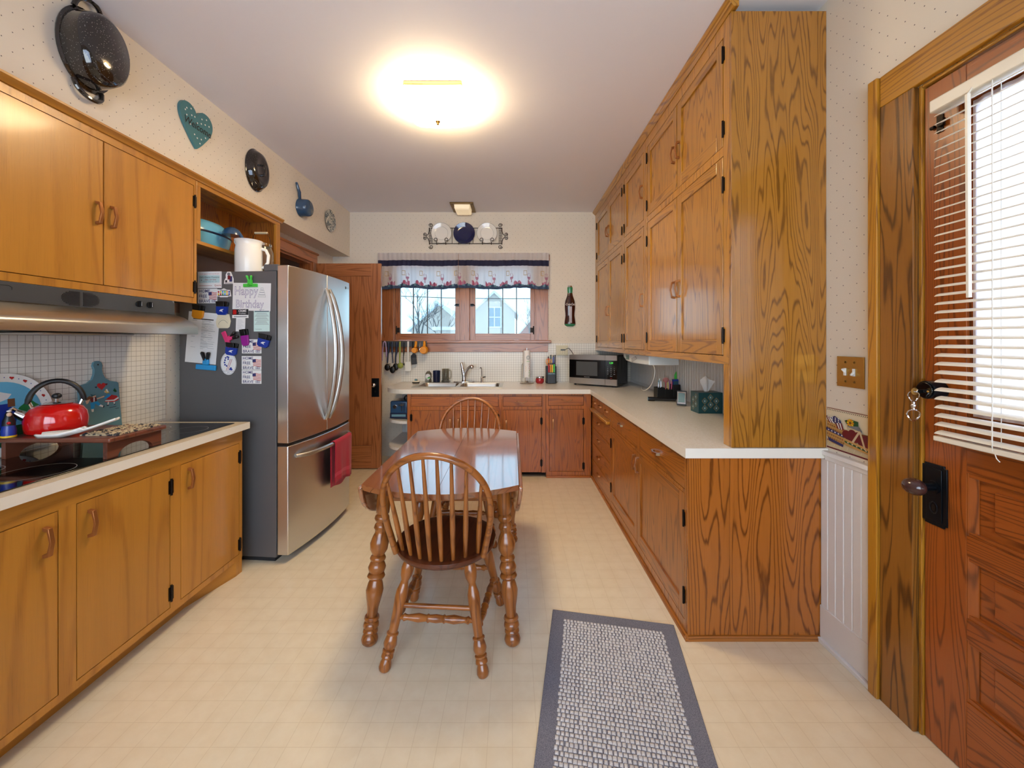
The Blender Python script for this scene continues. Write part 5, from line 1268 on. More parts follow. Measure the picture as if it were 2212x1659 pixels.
build(MB().m('tumblerglass').lathe([(.001, 0), (.047, 0), (.048, .02), (.041, .028), (.043, .155), (.046, .165), (.042, .165), (.038, .04), (.001, .03)], 28), 'body', A, local=True, smooth=40)
build(MB().m('tumblerglass').tube(spline([(.042, 0, .14), (.06, 0, .142), (.066, 0, .11), (.064, 0, .06), (.056, 0, .045), (.042, 0, .05)], 4), .006, 8), 'handle', A, local=True)
# paper towel, jar, knife block
A = thing('paper_towel_holder', 'steel paper towel stand with a thin printed roll beside the knife block', 'paper towel holder', (pos(1138, 4.62), 4.62, CT+.0006))
build(MB().m('steelh').lathe([(.001, 0), (.082, 0), (.085, .006), (.075, .013), (.02, .018), (.012, .03), (.001, .03)], 32), 'base', A, local=True)
b = MB().m('chrome').cyl((0, 0, .03), (0, 0, .42), .005); b.tube([(-.06, -.01, .015), (-.06, -.01, .22), (-.052, -.01, .235), (-.044, -.01, .22), (-.044, -.01, .06)], .004, 8); build(b, 'rod', A, local=True)
t = MB().m('towelroll').lathe([(.008, .07), (.040, .07), (.041, .075), (.041, .385), (.04, .389), (.008, .389)], 28)
p_ = t
for cn, x, z, r in [('bluegrey', .014+.020*cos(a), .305+.022*sin(a), .0035) for a in [i*pi/7 for i in range(14)]]+[('tealdark', .014+.012*cos(a), .305+.013*sin(a), .003) for a in [i*pi/5 for i in range(10)]]+[('lime', .0+.007*i, .262-.001*(i-2)**2, .003) for i in range(5)]+[('red', .026+.004*(i % 2), .225-.022*i, .0045) for i in range(4)]+[('lime', .03-.004*(i % 2), .15-.02*i, .0045) for i in range(4)]+[('orange', -.014+.004*(i % 2), .2-.014*i, .003) for i in range(5)]:
    p_.m(cn); y = -math.sqrt(.0418**2-x*x); ang = math.atan2(x, -y)
    p_.add([(.0418*sin(ang+r/.0418*cos(q)), -.0418*cos(ang+r/.0418*cos(q)), z+r*sin(q)) for q in [i*pi/4 for i in range(8)]], [tuple(range(8))])
build(p_, 'roll', A, local=True, recalc=False, smooth=40)
A = thing('candy_jar', 'small round glass jar with red contents and silver lid next to the knife block', 'jar', (pos(1166, 4.6), 4.6, CT+.0006))
build(MB().m('jarred').lathe([(.001, 0), (.035, 0), (.048, .015), (.05, .04), (.045, .062), (.001, .062)], 26), 'bowl', A, local=True, smooth=60)
build(MB().m('chrome').lathe([(.046, .0625), (.049, .066), (.049, .08), (.044, .086), (.001, .088)], 26), 'lid', A, local=True)
A = thing('knife_block', 'black knife block full of coloured knives and orange scissors beside the microwave', 'knife block', (pos(1190.5, 4.6), 4.6, CT+.0006))
b = MB().m('black').box(-.062, .062, -.02, .07, .001, .205); b.box(-.05, .05, -.045, -.0205, .001, .13); build(b, 'block', A, local=True, bevel=.006)
b = MB().m('tealdark').box(-.045, .045, -.047, -.0455, .105, .13); b.m('paper').text('FARBERWARE', 0, .1175, .012, -.0473); build(b, 'badge', A, local=True, smooth=0)
for x, y, z0, z1, cn in ((-.03, -.03, .131, .235, 'red'), (-.008, -.03, .131, .235, 'orange'), (.012, -.03, .131, .235, 'yellow'), (.032, -.03, .131, .24, 'lime'), (.0, .03, .206, .33, 'tealdark'), (.03, .03, .206, .325, 'navymag'), (.05, .03, .206, .33, 'navy'), (-.03, .03, .206, .31, 'red')):
    h_ = MB().m(cn).box(x-.008, x+.008, y-.007, y+.007, z0, z1-.012); h_.m('black').box(x-.007, x+.007, y-.006, y+.006, z1-.012, z1+.006); o = build(h_, 'knife', A, local=True, bevel=.003)
s_ = MB().m('orange')
for x in (-.046, -.012): s_.tube([(x+.012*cos(a)*1.0, .0, .255+.03*sin(a)) for a in [2*pi*i/16 for i in range(16)]], .005, 6, True)
s_.cyl((-.03, 0, .206), (-.03, 0, .235), .007); build(s_, 'scissors', A, local=True)
# outlet with cord
A = thing('wall_outlet', 'ivory multi-outlet adapter on the mosaic tile over the knife block', 'outlet', (bx_(1214), YB-.006, bz(771)))
b = MB(FB).m('outlet').box(bx_(1201), bx_(1226), .0055, .03, bz(768), bz(746)); b.box(bx_(1205), bx_(1225), .0302, .045, bz(766), bz(753))
b.m('black')
for i in range(3):
    for q in range(2): b.box(bx_(1209)+.028*i-.0015, bx_(1209)+.028*i+.0015, .0452, .0456, bz(763)+.022*q, bz(763)+.022*q+.008)
build(b, 'body', A, bevel=.003)
b = MB(FB).m('darkgrey').box(bx_(1210), bx_(1220), .046, .052, bz(757), bz(754)); b.tube(spline([(bx_(1220), .05, bz(755)), (bx_(1226), .055, bz(752)), (bx_(1232), .05, bz(757)), (bx_(1238), .045, bz(766))]), .0035, 6); build(b, 'power_cord', A)

# ------------------------------------------------------------------ microwave
MA = radians(-35)
A = thing('microwave', 'stainless and black microwave oven set at an angle in the worktop corner', 'microwave', (.66, 4.47, CT+.0006), MA)
w_, d_, z0, z1 = .56, .352, .016, .345
build(MB().m('blackgloss').box(0, w_, .02, d_, z0, z1), 'body', A, local=True, bevel=.004)
f_ = MB().m('blackgloss').box(0, w_*.765, 0, .0195, z0+.07, z1-.055); f_.m('darkgrey').box(.085, .34, -.0006, -.0002, z0+.098, z1-.075); f_.m('lightprint').text('FRIGIDAIRE', .215, z0+.083, .013, -.0008); f_.m('steelh').box(0, w_*.765, -.004, .0195, z0+.003, z0+.07); f_.box(0, w_*.765, -.004, .0195, z1-.055, z1-.001)
build(f_, 'door', A, local=True, smooth=0)
c_ = MB().m('blackgloss').box(w_*.77, w_, 0, .0195, z0+.07, z1-.055); c_.m('steelh').box(w_*.77, w_, -.004, .0195, z0+.003, z0+.07); c_.box(w_*.77, w_, -.004, .0195, z1-.055, z1-.001)
c_.m('greenled').text('1:29', w_*.885, z1-.083, .026, -.0006); c_.m('paper')
for r_, row in enumerate((('-', '-', '-'), ('1', '2', '3'), ('4', '5', '6'), ('7', '8', '9'), ('off', '0', 'start'))):
    for q_, s_ in enumerate(row): c_.text(s_, w_*(.82+.065*q_), z1-.122-.02*r_, .012 if len(s_) == 1 else .008, -.0006)
c_.text('+30 sec', w_*.885, z0+.105, .009, -.0006); c_.m('red').box(w_*.87, w_*.905, -.0008, -.0003, z0+.082, z0+.085)
build(c_, 'control_panel', A, local=True, smooth=0)
for x in (.05, w_-.05):
    for y in (.05, d_-.05): build(MB().m('rubber').cyl((x, y, 0), (x, y, .0155), .012), 'foot', A, local=True)
# under-cabinet phone or radio
A = thing('under_cabinet_radio', 'white under-cabinet radio with a small grey display hanging below the tall cupboards', 'radio', (1.2, 3.3, 1.30))
pr_ = [(3.02, 1.3005), (3.72, 1.3005), (3.70, 1.262), (3.62, 1.232), (3.48, 1.222), (3.02, 1.226)]
build(MB(Matrix(((0, 0, 1, 0), (1, 0, 0, 0), (0, 1, 0, 0), (0, 0, 0, 1)))).m('phonewhite').prism([(y, z) for y, z in pr_], 1.062, 1.30, 'xy'), 'body', A, bevel=.008)
Fq = fr_plane('right', 1.0615)
b = MB(Fq).m('display').rect(3.52, 3.63, 1.245, 1.288, .0004); build(b, 'display', A, smooth=0, recalc=False)
b = MB(Fq).m('lightprint').prism([(3.44, 1.228), (3.30, 1.262), (3.34, 1.285), (3.45, 1.262)], .0003, .004); build(b, 'handle', A, bevel=.001)
cd = MB().m('white').tube(spline([(1.19, 3.30, 1.2225), (1.22, 3.32, 1.16), (1.23, 3.42, 1.04), (1.27, 3.70, .945), (1.32, 3.95, .922), (1.40, 4.20, .9205)], 8), .0045, 6); build(cd, 'power_cord', A)

# ------------------------------------------------------------------ desk things on the worktop
A = thing('desk_organizer', 'black desk organizer holding pens and markers on the worktop', 'organizer', (1.345, 3.37, CT+.0006))
o_ = MB().m('black')
def cup(mb, x0, x1, y0, y1, h_, t_=.003):
    mb.box(x0, x1, y0, y1, 0, t_); mb.box(x0, x1, y0, y0+t_, t_, h_); mb.box(x0, x1, y1-t_, y1, t_, h_); mb.box(x0, x0+t_, y0+t_, y1-t_, t_, h_); mb.box(x1-t_, x1, y0+t_, y1-t_, t_, h_)
cup(o_, -.10, -.035, -.04, .045, .10); cup(o_, -.034, .035, -.04, .045, .085); cup(o_, .036, .098, -.04, .045, .125); build(o_, 'trays', A, local=True, smooth=0, bevel=.001)
rnd = random.Random(11); base = Vector((1.345, 3.37, CT+.0046))
pens = [(-.085, -.02, 'black', .15), (-.075, .02, 'bluegrey', .16), (-.06, -.01, 'navy', .155), (-.05, .02, 'white', .17), (-.02, -.015, 'red', .15), (-.005, .01, 'darkgrey', .14), (.008, -.02, 'yellow', .14), (.02, .01, 'magenta', .16), (.026, -.016, 'pink', .15)]
names = {'black': 'black pen', 'bluegrey': 'grey blue pen', 'navy': 'navy pen', 'white': 'white pen', 'red': 'red pen', 'darkgrey': 'dark grey pen', 'yellow': 'yellow pencil', 'magenta': 'purple marker', 'pink': 'pink marker'}
for x, y, cn, h_ in pens:
    p = base+Vector((x, y, 0)); q = p+Vector((rnd.uniform(-.012, .012), rnd.uniform(-.008, .008), h_))
    m_ = MB().m(cn).tube([p, p.lerp(q, .93), q], [.0042, .0042, .0025], 8); m_.m('chrome' if cn in ('black', 'navy') else cn).tube([p.lerp(q, .62)+Vector((0, -.0052, 0)), p.lerp(q, .95)+Vector((0, -.0052, 0))], .0014, 5)
    build(m_, 'pen', label=names[cn]+' standing in the black desk organizer', cat='pen', group='pens in the organizer')
p = base+Vector((.067, 0, 0)); m_ = MB().m('navymag').box(p.x-.022, p.x+.022, p.y-.02, p.y+.012, p.z, p.z+.165); m_.m('tealdark').box(p.x-.018, p.x+.018, p.y-.0205, p.y-.0202, p.z+.10, p.z+.15)
build(m_, 'glasses_case', label='dark blue pocket case standing in the taller cup of the desk organizer', cat='case', bevel=.006)
m_ = MB().m('lime').prism([(p.x+.006, p.z+.003), (p.x+.02, p.z+.003), (p.x+.024, p.z+.19), (p.x+.02, p.z+.235), (p.x+.002, p.z+.20)], p.y+.016, p.y+.018); build(m_, 'paper_flag', label='pointed yellow green paper slip behind the dark blue pocket case', cat='paper')
p = base+Vector((-.03, .024, .0)); m_ = MB().m('flagred').prism([(p.x-.012+.006, p.z), (p.x+.012-.002, p.z), (p.x+.02, p.z+.15), (p.x+.012, p.z+.185), (p.x-.02, p.z+.18), (p.x-.028, p.z+.15)], p.y+.004, p.y+.008); m_ = MB().m('flagred').ball((base.x-.0, base.y+.028, base.z+.155), .028, .008, .022); m_.cyl((base.x, base.y+.028, base.z), (base.x, base.y+.028, base.z+.14), .003)
build(m_, 'ribbon_pick', label='dusty pink rosette on a stick at the back of the desk organizer', cat='decoration')
Fl = Vector((1.135, 3.245, CT+.0185)); Ft = Vector((1.345, 3.20, CT+.0185)); dr_ = (Ft-Fl).normalized()
A = thing('flashlight', 'black flashlight lying on the worktop in front of the desk organizer', 'flashlight', (1.24, 3.22, CT+.0006))
m_ = MB().m('black').tube([Fl, Fl+dr_*.045, Fl+dr_*.06, Ft], [.0178, .0178, .014, .0145], 16); build(m_, 'barrel', A)
m_ = MB().m('skyblue').tube([Fl-dr_*.0006, Fl-dr_*.0012], .014, 16); build(m_, 'lens', A, smooth=0)
A = thing('digital_clock', 'small tilted digital clock on a prop stand between organizer and tissue box', 'clock', (1.30, 2.985, CT+.0006), radians(-28))
Rt = Matrix.Rotation(radians(-14), 4, 'X')
b = MB(Rt).m('black').box(-.034, .034, 0, .022, 0.008, .118); b.m('chrome').box(-.030, .030, -.0015, -.0002, .016, .110); b.m('display').box(-.023, .023, -.0022, -.0016, .028, .10); build(b, 'body', A, local=True, bevel=.002)
b = MB().m('black').tube([(-.02, .045, .08), (-.02, .085, .004)], .003, 6); b.tube([(.02, .045, .08), (.02, .085, .004)], .003, 6); b.cyl((-.02, .085, .004), (.02, .085, .004), .0035); build(b, 'stand', A, local=True)
A = thing('tissue_box', 'dark teal tissue box with diamond feather pattern and a tissue pulled up', 'tissue box', (1.285, 2.678, CT+.0006))
b = MB().m('tissueprint').box(0, .165, 0, .118, 0, .143)
def dia(mb, cx, cz, s, d, plane):
    for q, cn, e in ((1.0, 'straw', 0), (.88, 'tissueprint', .0002), (.74, 'teal', .0004), (.40, 'tealdark', .0006)):
        if plane == 'f': mb.m(cn).poly([(cx-s*q*.85, cz), (cx, cz-s*q), (cx+s*q*.85, cz), (cx, cz+s*q)], -d-e, 'xz')
        else: mb.m(cn).poly([(cx-s*q*.85, cz), (cx, cz-s*q), (cx+s*q*.85, cz), (cx, cz+s*q)], -d-e, 'yz')
    dd = -d-.0009
    mb.m('paper').poly([(cx+.0034*cos(a), cz-.002+(.0034 if sin(a) < 0 else .008)*sin(a)) for a in [2*pi*i/10 for i in range(10)]], dd, 'xz' if plane == 'f' else 'yz')
for i in range(5):
    for j in range(6):
        if (i+j) % 2 == 0: 
            cx, cz = .002+.04*i, .012+.0245*j
            if .018 < cx < .150 and .02 < cz < .126: dia(b, cx, cz, .0235, .0004, 'f')
for i in range(4):
    for j in range(6):
        if (i+j) % 2 == 1:
            cx, cz = .0+.04*i, .012+.0245*j
            if .018 < cx < .1 and .02 < cz < .126: dia(b, cx, cz, .0235, .0004, 's')
b.m('darkgrey').prism([(.082+.05*cos(a), .059+.028*sin(a)) for a in [2*pi*i/20 for i in range(20)]], .1431, .1435, 'xy')
build(b, 'box', A, local=True, smooth=0, recalc=False)
ts = MB().m('towelroll'); n = 12; vs = []
for i in range(n+1):
    for j in range(9):
        s_ = i/n; t2 = j/8; wd = .016+.030*s_; vs.append((.082+(t2-.5)*2*wd+.008*s_, .059+.012*sin(t2*9+s_*2)*(.4+s_), .1437+.118*s_-.045*s_*abs(t2-.45)*2+.01*sin(t2*7)*s_))
ts.add(vs, [(i*9+j, (i+1)*9+j, (i+1)*9+j+1, i*9+j+1) for i in range(n) for j in range(8)]); build(ts, 'tissue', A, local=True, smooth=70, recalc=False)

# ------------------------------------------------------------------ toaster
A = thing('toaster', 'dark blue toaster on the upper open end shelf', 'toaster', (-1.30, 4.13, .5806))
b = MB().m('potblue').box(.0, .19, .01, .26, .012, .195); build(b, 'body', A, local=True, bevel=.018, segs=3)
b = MB().m('navy').box(.004, .186, .002, .0095, .014, .07); b.m('bluegrey').box(.02, .17, .0005, .0016, .03, .055); b.m('chrome').cyl((.055, .0095, .135), (.055, -.004, .135), .020, 18); b.m('black').box(.118, .128, .008, .0095, .085, .175); b.box(.145, .152, .008, .0095, .085, .175); b.m('chrome').box(.10, .15, -.01, .0075, .15, .16); build(b, 'control_panel', A, local=True, bevel=.001)
b = MB().m('black').tube(spline([(.10, .20, .195), (.12, .18, .225), (.15, .12, .235), (.185, .08, .215)]), .008, 6); build(b, 'tongs', A, local=True)

# ------------------------------------------------------------------ utensils on the magnetic bar
YU = YB-.06
bar = MB(FB).m('darkgrey').box(bx_(829), bx_(924), .0515, .058, bz(749), bz(737)+.002); build(bar, 'utensil_bar', label='long dark bar under the window stool holding the kitchen utensils', cat='utensil rail', bevel=.001)
def uz(X_, Y_): return Vector((bx_(820+X_/12.29), 0, bz(725+Y_/12.29)))     # zoomed crop -> wall position
def utensil(name, lab, cat, parts, group='utensils on the bar'):
    xs = uz(*parts[0][2][0][:2]); root = thing(name, lab, cat, (xs.x, YB-.07, xs.z), group=group)
    for pn, mn, pts, r in parts:
        pth = [Vector((uz(*p[:2]).x, YB-(p[2] if len(p) > 2 else .066), uz(*p[:2]).z)) for p in pts]
        if isinstance(r, str):
            kind, val = r.split(':'); val = float(val)
            mb = MB().m(mn)
            if kind == 'plate': mb.prism([(p.x, p.z) for p in pth], YB-.066-val, YB-.066)
            elif kind == 'bowl': mb.ball(pth[0], val, val*.45, val*1.25)
            elif kind == 'round': mb.ball(pth[0], val, val*.8, val)
            elif kind == 'cup': mb.lathe([(.001, -.05), (val*.78, -.05), (val*.86, -.045), (val, .0), (val*.96, .0), (val*.8, -.042), (.001, -.044)], 22, Matrix.Translation(pth[0]) @ Matrix.Rotation(pi/2, 4, 'X') @ Matrix.Diagonal((1, 1, -1, 1)))
        else: mb = MB().m(mn).tube(pth, r, 8)
        build(mb, pn, root, bevel=.001 if isinstance(r, str) and r.startswith('plate') else 0)
    return root
utensil('tongs', 'lilac tongs at the door end of the utensil bar', 'tongs', [('arm', 'lilac', [(180, 150), (150, 190), (130, 400), (118, 660)], [.008, .008, .007, .006]), ('arm', 'lilac', [(180, 150), (205, 190), (228, 420), (232, 560)], [.008, .008, .007, .006])])
utensil('pasta_server', 'black toothed pasta server next to the lilac tongs', 'pasta server', [('handle', 'navy', [(285, 175), (285, 400), (270, 470), (255, 720)], [.016, .014, .009, .009]), ('head', 'black', [(250, 830)], 'bowl:.034')]+[('tooth', 'black', [(300, 750+i*45, .075), (345, 745+i*45, .085)], .004) for i in range(4)])
utensil('slotted_spoon', 'black slotted spoon in front of the black solid spoon', 'spoon', [('handle', 'navy', [(385, 170, .085), (390, 400, .088), (400, 500, .092), (420, 720, .098)], [.010, .013, .008, .008]), ('bowl', 'black', [(410, 890, .102)], 'bowl:.034')])
utensil('solid_spoon', 'black solid spoon just behind the slotted spoon', 'spoon', [('handle', 'navy', [(500, 175), (490, 430), (470, 560), (465, 720)], [.016, .013, .009, .009]), ('bowl', 'black', [(470, 820, .066)], 'bowl:.036')])
utensil('ladle', 'avocado green ladle on the utensil bar', 'ladle', [('handle', 'olive', [(588, 155, .075), (590, 350, .08), (596, 600, .10), (608, 720, .11)], [.011, .012, .008, .009]), ('bowl', 'olive', [(625, 780, .118)], 'round:.036')])
utensil('small_spatula', 'slim black utensil with a dark triangular head behind the green ladle', 'spatula', [('handle', 'black', [(690, 175), (685, 420), (675, 560), (668, 720)], [.009, .009, .005, .005]), ('blade', 'black', [(632, 725), (705, 725), (700, 790), (680, 780)], 'plate:.003')])
utensil('spatula', 'white rubber spatula on the utensil bar', 'spatula', [('handle', 'white', [(795, 150), (795, 300), (793, 700)], [.012, .012, .011]), ('blade', 'white', [(712, 690), (875, 685), (880, 900), (850, 940), (720, 930)], 'plate:.009')])
utensil('slotted_turner', 'black slotted turner under the small orange measuring cup', 'turner', [('handle', 'black', [(915, 160), (918, 300), (935, 460)], [.011, .010, .007]), ('blade', 'black', [(920, 470), (960, 470), (1010, 520), (1030, 745), (885, 760), (865, 530)], 'plate:.003')]+[('slot', 'greyprint', [(915+i*28, 580, .0705), (920+i*30, 730, .0705)], .0016) for i in range(4)])
utensil('measuring_cup', 'small orange measuring cup over the slotted turner', 'measuring cup', [('handle', 'orange', [(1008, 155, .08), (1008, 230, .085), (1000, 310, .098)], [.015, .016, .018]), ('cup', 'orange', [(990, 385, .10)], 'cup:.036')], 'orange measuring cups')
utensil('measuring_spoons', 'thin steel measuring spoons between the two orange cups', 'measuring spoons', [('handle', 'chrome', [(1115, 170), (1105, 250), (1095, 340)], .006), ('bowl', 'chrome', [(1095, 370, .07)], 'bowl:.018')])
utensil('measuring_cup', 'large orange measuring cup at the faucet end of the utensil bar', 'measuring cup', [('handle', 'orange', [(1228, 150, .08), (1230, 220, .085), (1235, 300, .098)], [.015, .016, .018]), ('cup', 'orange', [(1228, 380, .10)], 'cup:.050')], 'orange measuring cups')

# ------------------------------------------------------------------ cola bottle sign
u0, sc = 1205, 760/55
def q_(x, y): return bx_(1205+x/13.82), bz(600+y/13.82)
cx = q_(362, 0)[0]
prof = [(60, 240), (75, 285), (80, 300), (78, 350), (75, 400), (72, 460), (85, 540), (115, 620), (140, 690), (155, 780), (158, 850), (153, 950), (142, 1050), (137, 1130), (150, 1230), (163, 1320), (168, 1380), (150, 1420), (90, 1455)]
sg = MB(FB); rows_ = [(x*.0057/13.82*1.0, q_(0, y)[1], y) for x, y in prof]
def band(y): return 'chrome' if y < 285 else 'colagreen' if y < 465 else 'cocacola' if y < 1360 else 'colagreen'
n = 16
for i in range(len(rows_)-1):
    (r0, z0, y0), (r1, z1, y1) = rows_[i], rows_[i+1]; sg.m(band((y0+y1)/2))
    vs = [(cx+r*cos(pi*j/n), .002+.55*r*sin(pi*j/n), z) for r, z in ((r0, z0), (r1, z1)) for j in range(n+1)]
    sg.add(vs, [(j, j+1, n+2+j, n+1+j) for j in range(n)])
for r, z, y, flip in ((*rows_[0], 0), (*rows_[-1], 1)): sg.m(band(y)); sg.add([(cx+r*cos(pi*j/n), .002+.55*r*sin(pi*j/n), z) for j in range(n+1)], [tuple(range(n+1))])
sg.m('silverstripe')
st = [(0.0, 880), (.0, 1100), (.0, 1340)]
zs_ = [870+30*i for i in range(17)]
def rad(y):
    for (a, b_) in zip(prof[:-1], prof[1:]):
        if a[1] <= y <= b_[1]: return (a[0]+(b_[0]-a[0])*(y-a[1])/(b_[1]-a[1]))*.0057/13.82
    return .06
sg.add([(cx+dx*.0057/13.82, .002+.55*math.sqrt(max(0, rad(y)**2-(dx*.0057/13.82)**2))+.0012, q_(0, y)[1]) for y in zs_ for dx in (-35, 0, 45)], [(i*3+j, i*3+j+1, i*3+3+j+1, i*3+3+j) for i in range(16) for j in range(2)])
so_ = build(sg, 'bottle_sign', label='glossy brown cola bottle wall sign with green cap band on the window wall', cat='sign', smooth=50)
tx = MB(FB).m('paper'); zc = q_(0, 800)[1]
vs, fc = textmesh('Coca-Cola', 'CENTER', .3, .012)
tx.add([(cx+v[0]*.034*.78, .002+.55*math.sqrt(max(0, rad(800)**2-(v[0]*.034*.78)**2))+.0018, zc+v[1]*.040) for v in vs], fc)
build(tx, 'lettering', so_, smooth=0, recalc=False)

# ------------------------------------------------------------------ stand over the cooktop and what is on it
SX0_, SX1_, SY0_, SY1_ = -2.142, -1.672, 1.615, 1.885; ST = 1.008
A = thing('stove_stand', 'dark wood bridge stand over the black glass cooktop', 'stand', (-1.92, 1.75, .919))
build(MB().m('walnut_x').box(SX0_, SX1_, SY0_, SY1_, ST-.02, ST), 'top', A, bevel=.006, segs=3)
for x in (-1.70, -2.125):
    pts = [(SY0_+.01, .9190), (SY0_+.055, .9190)]+[((SY0_+SY1_)/2+.08*cos(a), .9190+.042*sin(a)) for a in [pi-pi*i/14 for i in range(15)]]+[(SY1_-.055, .9190), (SY1_-.01, .9190), (SY1_-.01, ST-.0205), (SY0_+.01, ST-.0205)]
    build(MB().m('walnut_y').prism(pts, x-.009, x+.009, 'yz'), 'leg_panel', A, smooth=0)
A = thing('tea_kettle', 'glossy red tea kettle with black arched handle on the dark wood stand', 'kettle', (-2.046, 1.748, ST+.0006), radians(48))
K_ = MB().m('redgloss').lathe([(.001, 0), (.086, 0), (.094, .006), (.098, .03), (.099, .055), (.094, .085), (.080, .108), (.060, .120), (.05, .123)], 40); build(K_, 'body', A, local=True, smooth=60)
build(MB().m('chrome').lathe([(.0495, .1235), (.052, .126), (.04, .131), (.02, .134), (.001, .135)], 28), 'lid', A, local=True, smooth=60)
b = MB().m('chrome').lathe([(.006, .1355), (.006, .146)], 10); b.m('black').ball((0, 0, .158), .016, .016, .013); build(b, 'lid_knob', A, local=True)
hd = [(.082*cos(a), 0, .128+.098*sin(a)) for a in [radians(12+156*i/16) for i in range(17)]]
build(MB().m('black').tube([(.084, 0, .13)]+hd+[(-.084, 0, .13)], [.008]+[.0105]*17+[.008], 10), 'handle', A, local=True)
b = MB().m('chrome'); 
for s_ in (-1, 1): b.tube([(s_*.07, 0, .112), (s_*.078, 0, .135), (s_*.084, 0, .145)], .006, 8)
build(b, 'handle_mount', A, local=True)
b = MB().m('chrome').tube([(-.085, 0, .075), (-.118, 0, .098)], [.021, .017], 14); b.tube([(-.108, 0, .102), (-.122, 0, .116), (-.128, 0, .11)], [.006, .008, .008], 8); build(b, 'spout', A, local=True)
A = thing('spoon_rest', 'white and blue spoon rest with long raised handle in front of the red kettle', 'spoon rest', (-1.88, 1.648, ST+.0006), radians(17))
n = 22; m_ = MB().m('whitegloss'); vs = []; fs_ = []
def sr(t_, q):   # t along, q across
    w0 = .042*math.sqrt(max(0, 1-((t_-.28)/.30)**2)) if t_ < .45 else .0; wd = max(w0, .013 if t_ > .1 else 0)
    if t_ < .45: wd = max(w0, .014*min(1, t_/.02))
    x = -.095+.26*t_; z = .005+.016*(q*q)*(1 if t_ < .55 else .3)+max(0, t_-.30)**1.2*.095
    return x, q*wd, z
for i in range(n+1):
    for j in range(9): vs.append(sr(i/n, j/4-1))
m_.add(vs, [(i*9+j, (i+1)*9+j, (i+1)*9+j+1, i*9+j+1) for i in range(n) for j in range(8)])
o = build(m_, 'body', A, local=True, smooth=70); sd = o.modifiers.new('thick', 'SOLIDIFY'); sd.thickness = .007; sd.offset = 1
b = MB().m('navymag')
for i in range(22):
    for q in (-.82, .82):
        x, y, z = sr(.03+.024*i, q); b.disc(x, y, .0026, .0018, d=z+.0012, plane='xy', n=6)
for i in range(5): b.disc(-.04+.016*i, .006*((-1)**i), .006, .003, d=.0068, plane='xy', n=8)
build(b, 'blue_pattern', A, local=True, smooth=0, recalc=False)
A = MB().m('quilt'); rnd = random.Random(4); n = 14; x0, x1, y0, y1 = -1.845, -1.685, 1.66, 1.865; vs = []
for i in range(n*2+1):
    for j in range(n*2+1):
        vs.append((x0+(x1-x0)*i/(2*n), y0+(y1-y0)*j/(2*n), ST+.004+.007*abs(sin(pi*i/4)*sin(pi*j/4))+.002*rnd.random()))
N_ = 2*n+1; A.add(vs, [(i*N_+j, (i+1)*N_+j, (i+1)*N_+j+1, i*N_+j+1) for i in range(2*n) for j in range(2*n)])
A.box(x0, x1, y0, y1, ST+.0006, ST+.0045); build(A, 'quilted_potholder', label='quilted dark and tan potholder on the dark wood stand', cat='potholder', smooth=70)
# blue cutting board with dancers, leaning on the tile
BT = Matrix.Translation((-2.162, 2.055, .9192)) @ Matrix.Rotation(radians(-5), 4, 'Y') @ Matrix(((0, 1, 0, 0), (1, 0, 0, 0), (0, 0, 1, 0), (0, 0, 0, 1)))
def hlf(): return [(.098, .005), (.098, .262), (.09, .270), (.055, .278), (.032, .295), (.021, .32), (.018, .345), (.023, .365), (.018, .383), (.006, .39)]
pts = hlf()+[(-x, z) for x, z in hlf()[::-1]]
m_ = MB(BT).m('bluegrey').prism(pts, -.006, .006); d0 = [.0064]
def pz(X_, Y_): return (-.098+(X_-1055)/ (1630-1055)*.196, .262-(Y_-320)*(.262/ (1140-320)))
def lay2(cn, P_): d0[0] += .00006; m_.m(cn).poly([pz(*p) for p in P_], d0[0], 'xz')
h_ = heart(*pz(1365, 340), .022, 20); d0[0] += .0001; m_.m('red').poly(h_, d0[0]); m_.m('darkred').poly(heart(*pz(1440, 318), .007, 12), d0[0]); m_.m('navy').poly(heart(*pz(1285, 350), .006, 12), d0[0])
lay2('brown', [(1120, 520), (1180, 480), (1230, 500), (1230, 550), (1150, 560)]); lay2('skin', [(1120, 550), (1190, 530), (1160, 590), (1135, 605)]); lay2('skin', [(1225, 490), (1270, 475), (1275, 500), (1235, 520)]); lay2('tealdark', [(1195, 450), (1240, 470), (1270, 465), (1265, 480), (1215, 490)])
lay2('darkred', [(1190, 520), (1275, 505), (1280, 575), (1200, 585)]); lay2('paper', [(1235, 515), (1255, 512), (1250, 578), (1230, 580)]); lay2('skin', [(1280, 530), (1390, 505), (1395, 525), (1285, 550)])
lay2('cyanmag', [(1185, 590), (1290, 580), (1330, 640), (1300, 660), (1250, 610), (1235, 690), (1185, 695)]); lay2('paper', [(1300, 660), (1330, 640), (1370, 670), (1355, 690)]); lay2('navy', [(1355, 690), (1375, 655), (1382, 690), (1365, 700)]); lay2('paper', [(1190, 695), (1225, 695), (1222, 740), (1195, 740)])
lay2('hairyellow', [(1400, 430), (1440, 400), (1475, 460), (1430, 470)]); lay2('paper', [(1420, 400), (1445, 398), (1460, 455), (1435, 450)]); lay2('skin', [(1395, 430), (1420, 430), (1420, 460), (1400, 455)])
lay2('cyanmag', [(1385, 540), (1450, 485), (1500, 510), (1470, 530), (1390, 560)]); lay2('red', [(1415, 570), (1500, 505), (1580, 530), (1600, 570), (1530, 590), (1440, 580)]); lay2('paper', [(1400, 585), (1530, 592), (1605, 555), (1610, 580), (1540, 615), (1400, 600)]); lay2('red', [(1380, 598), (1540, 615), (1612, 580), (1600, 610), (1530, 632), (1400, 612)])
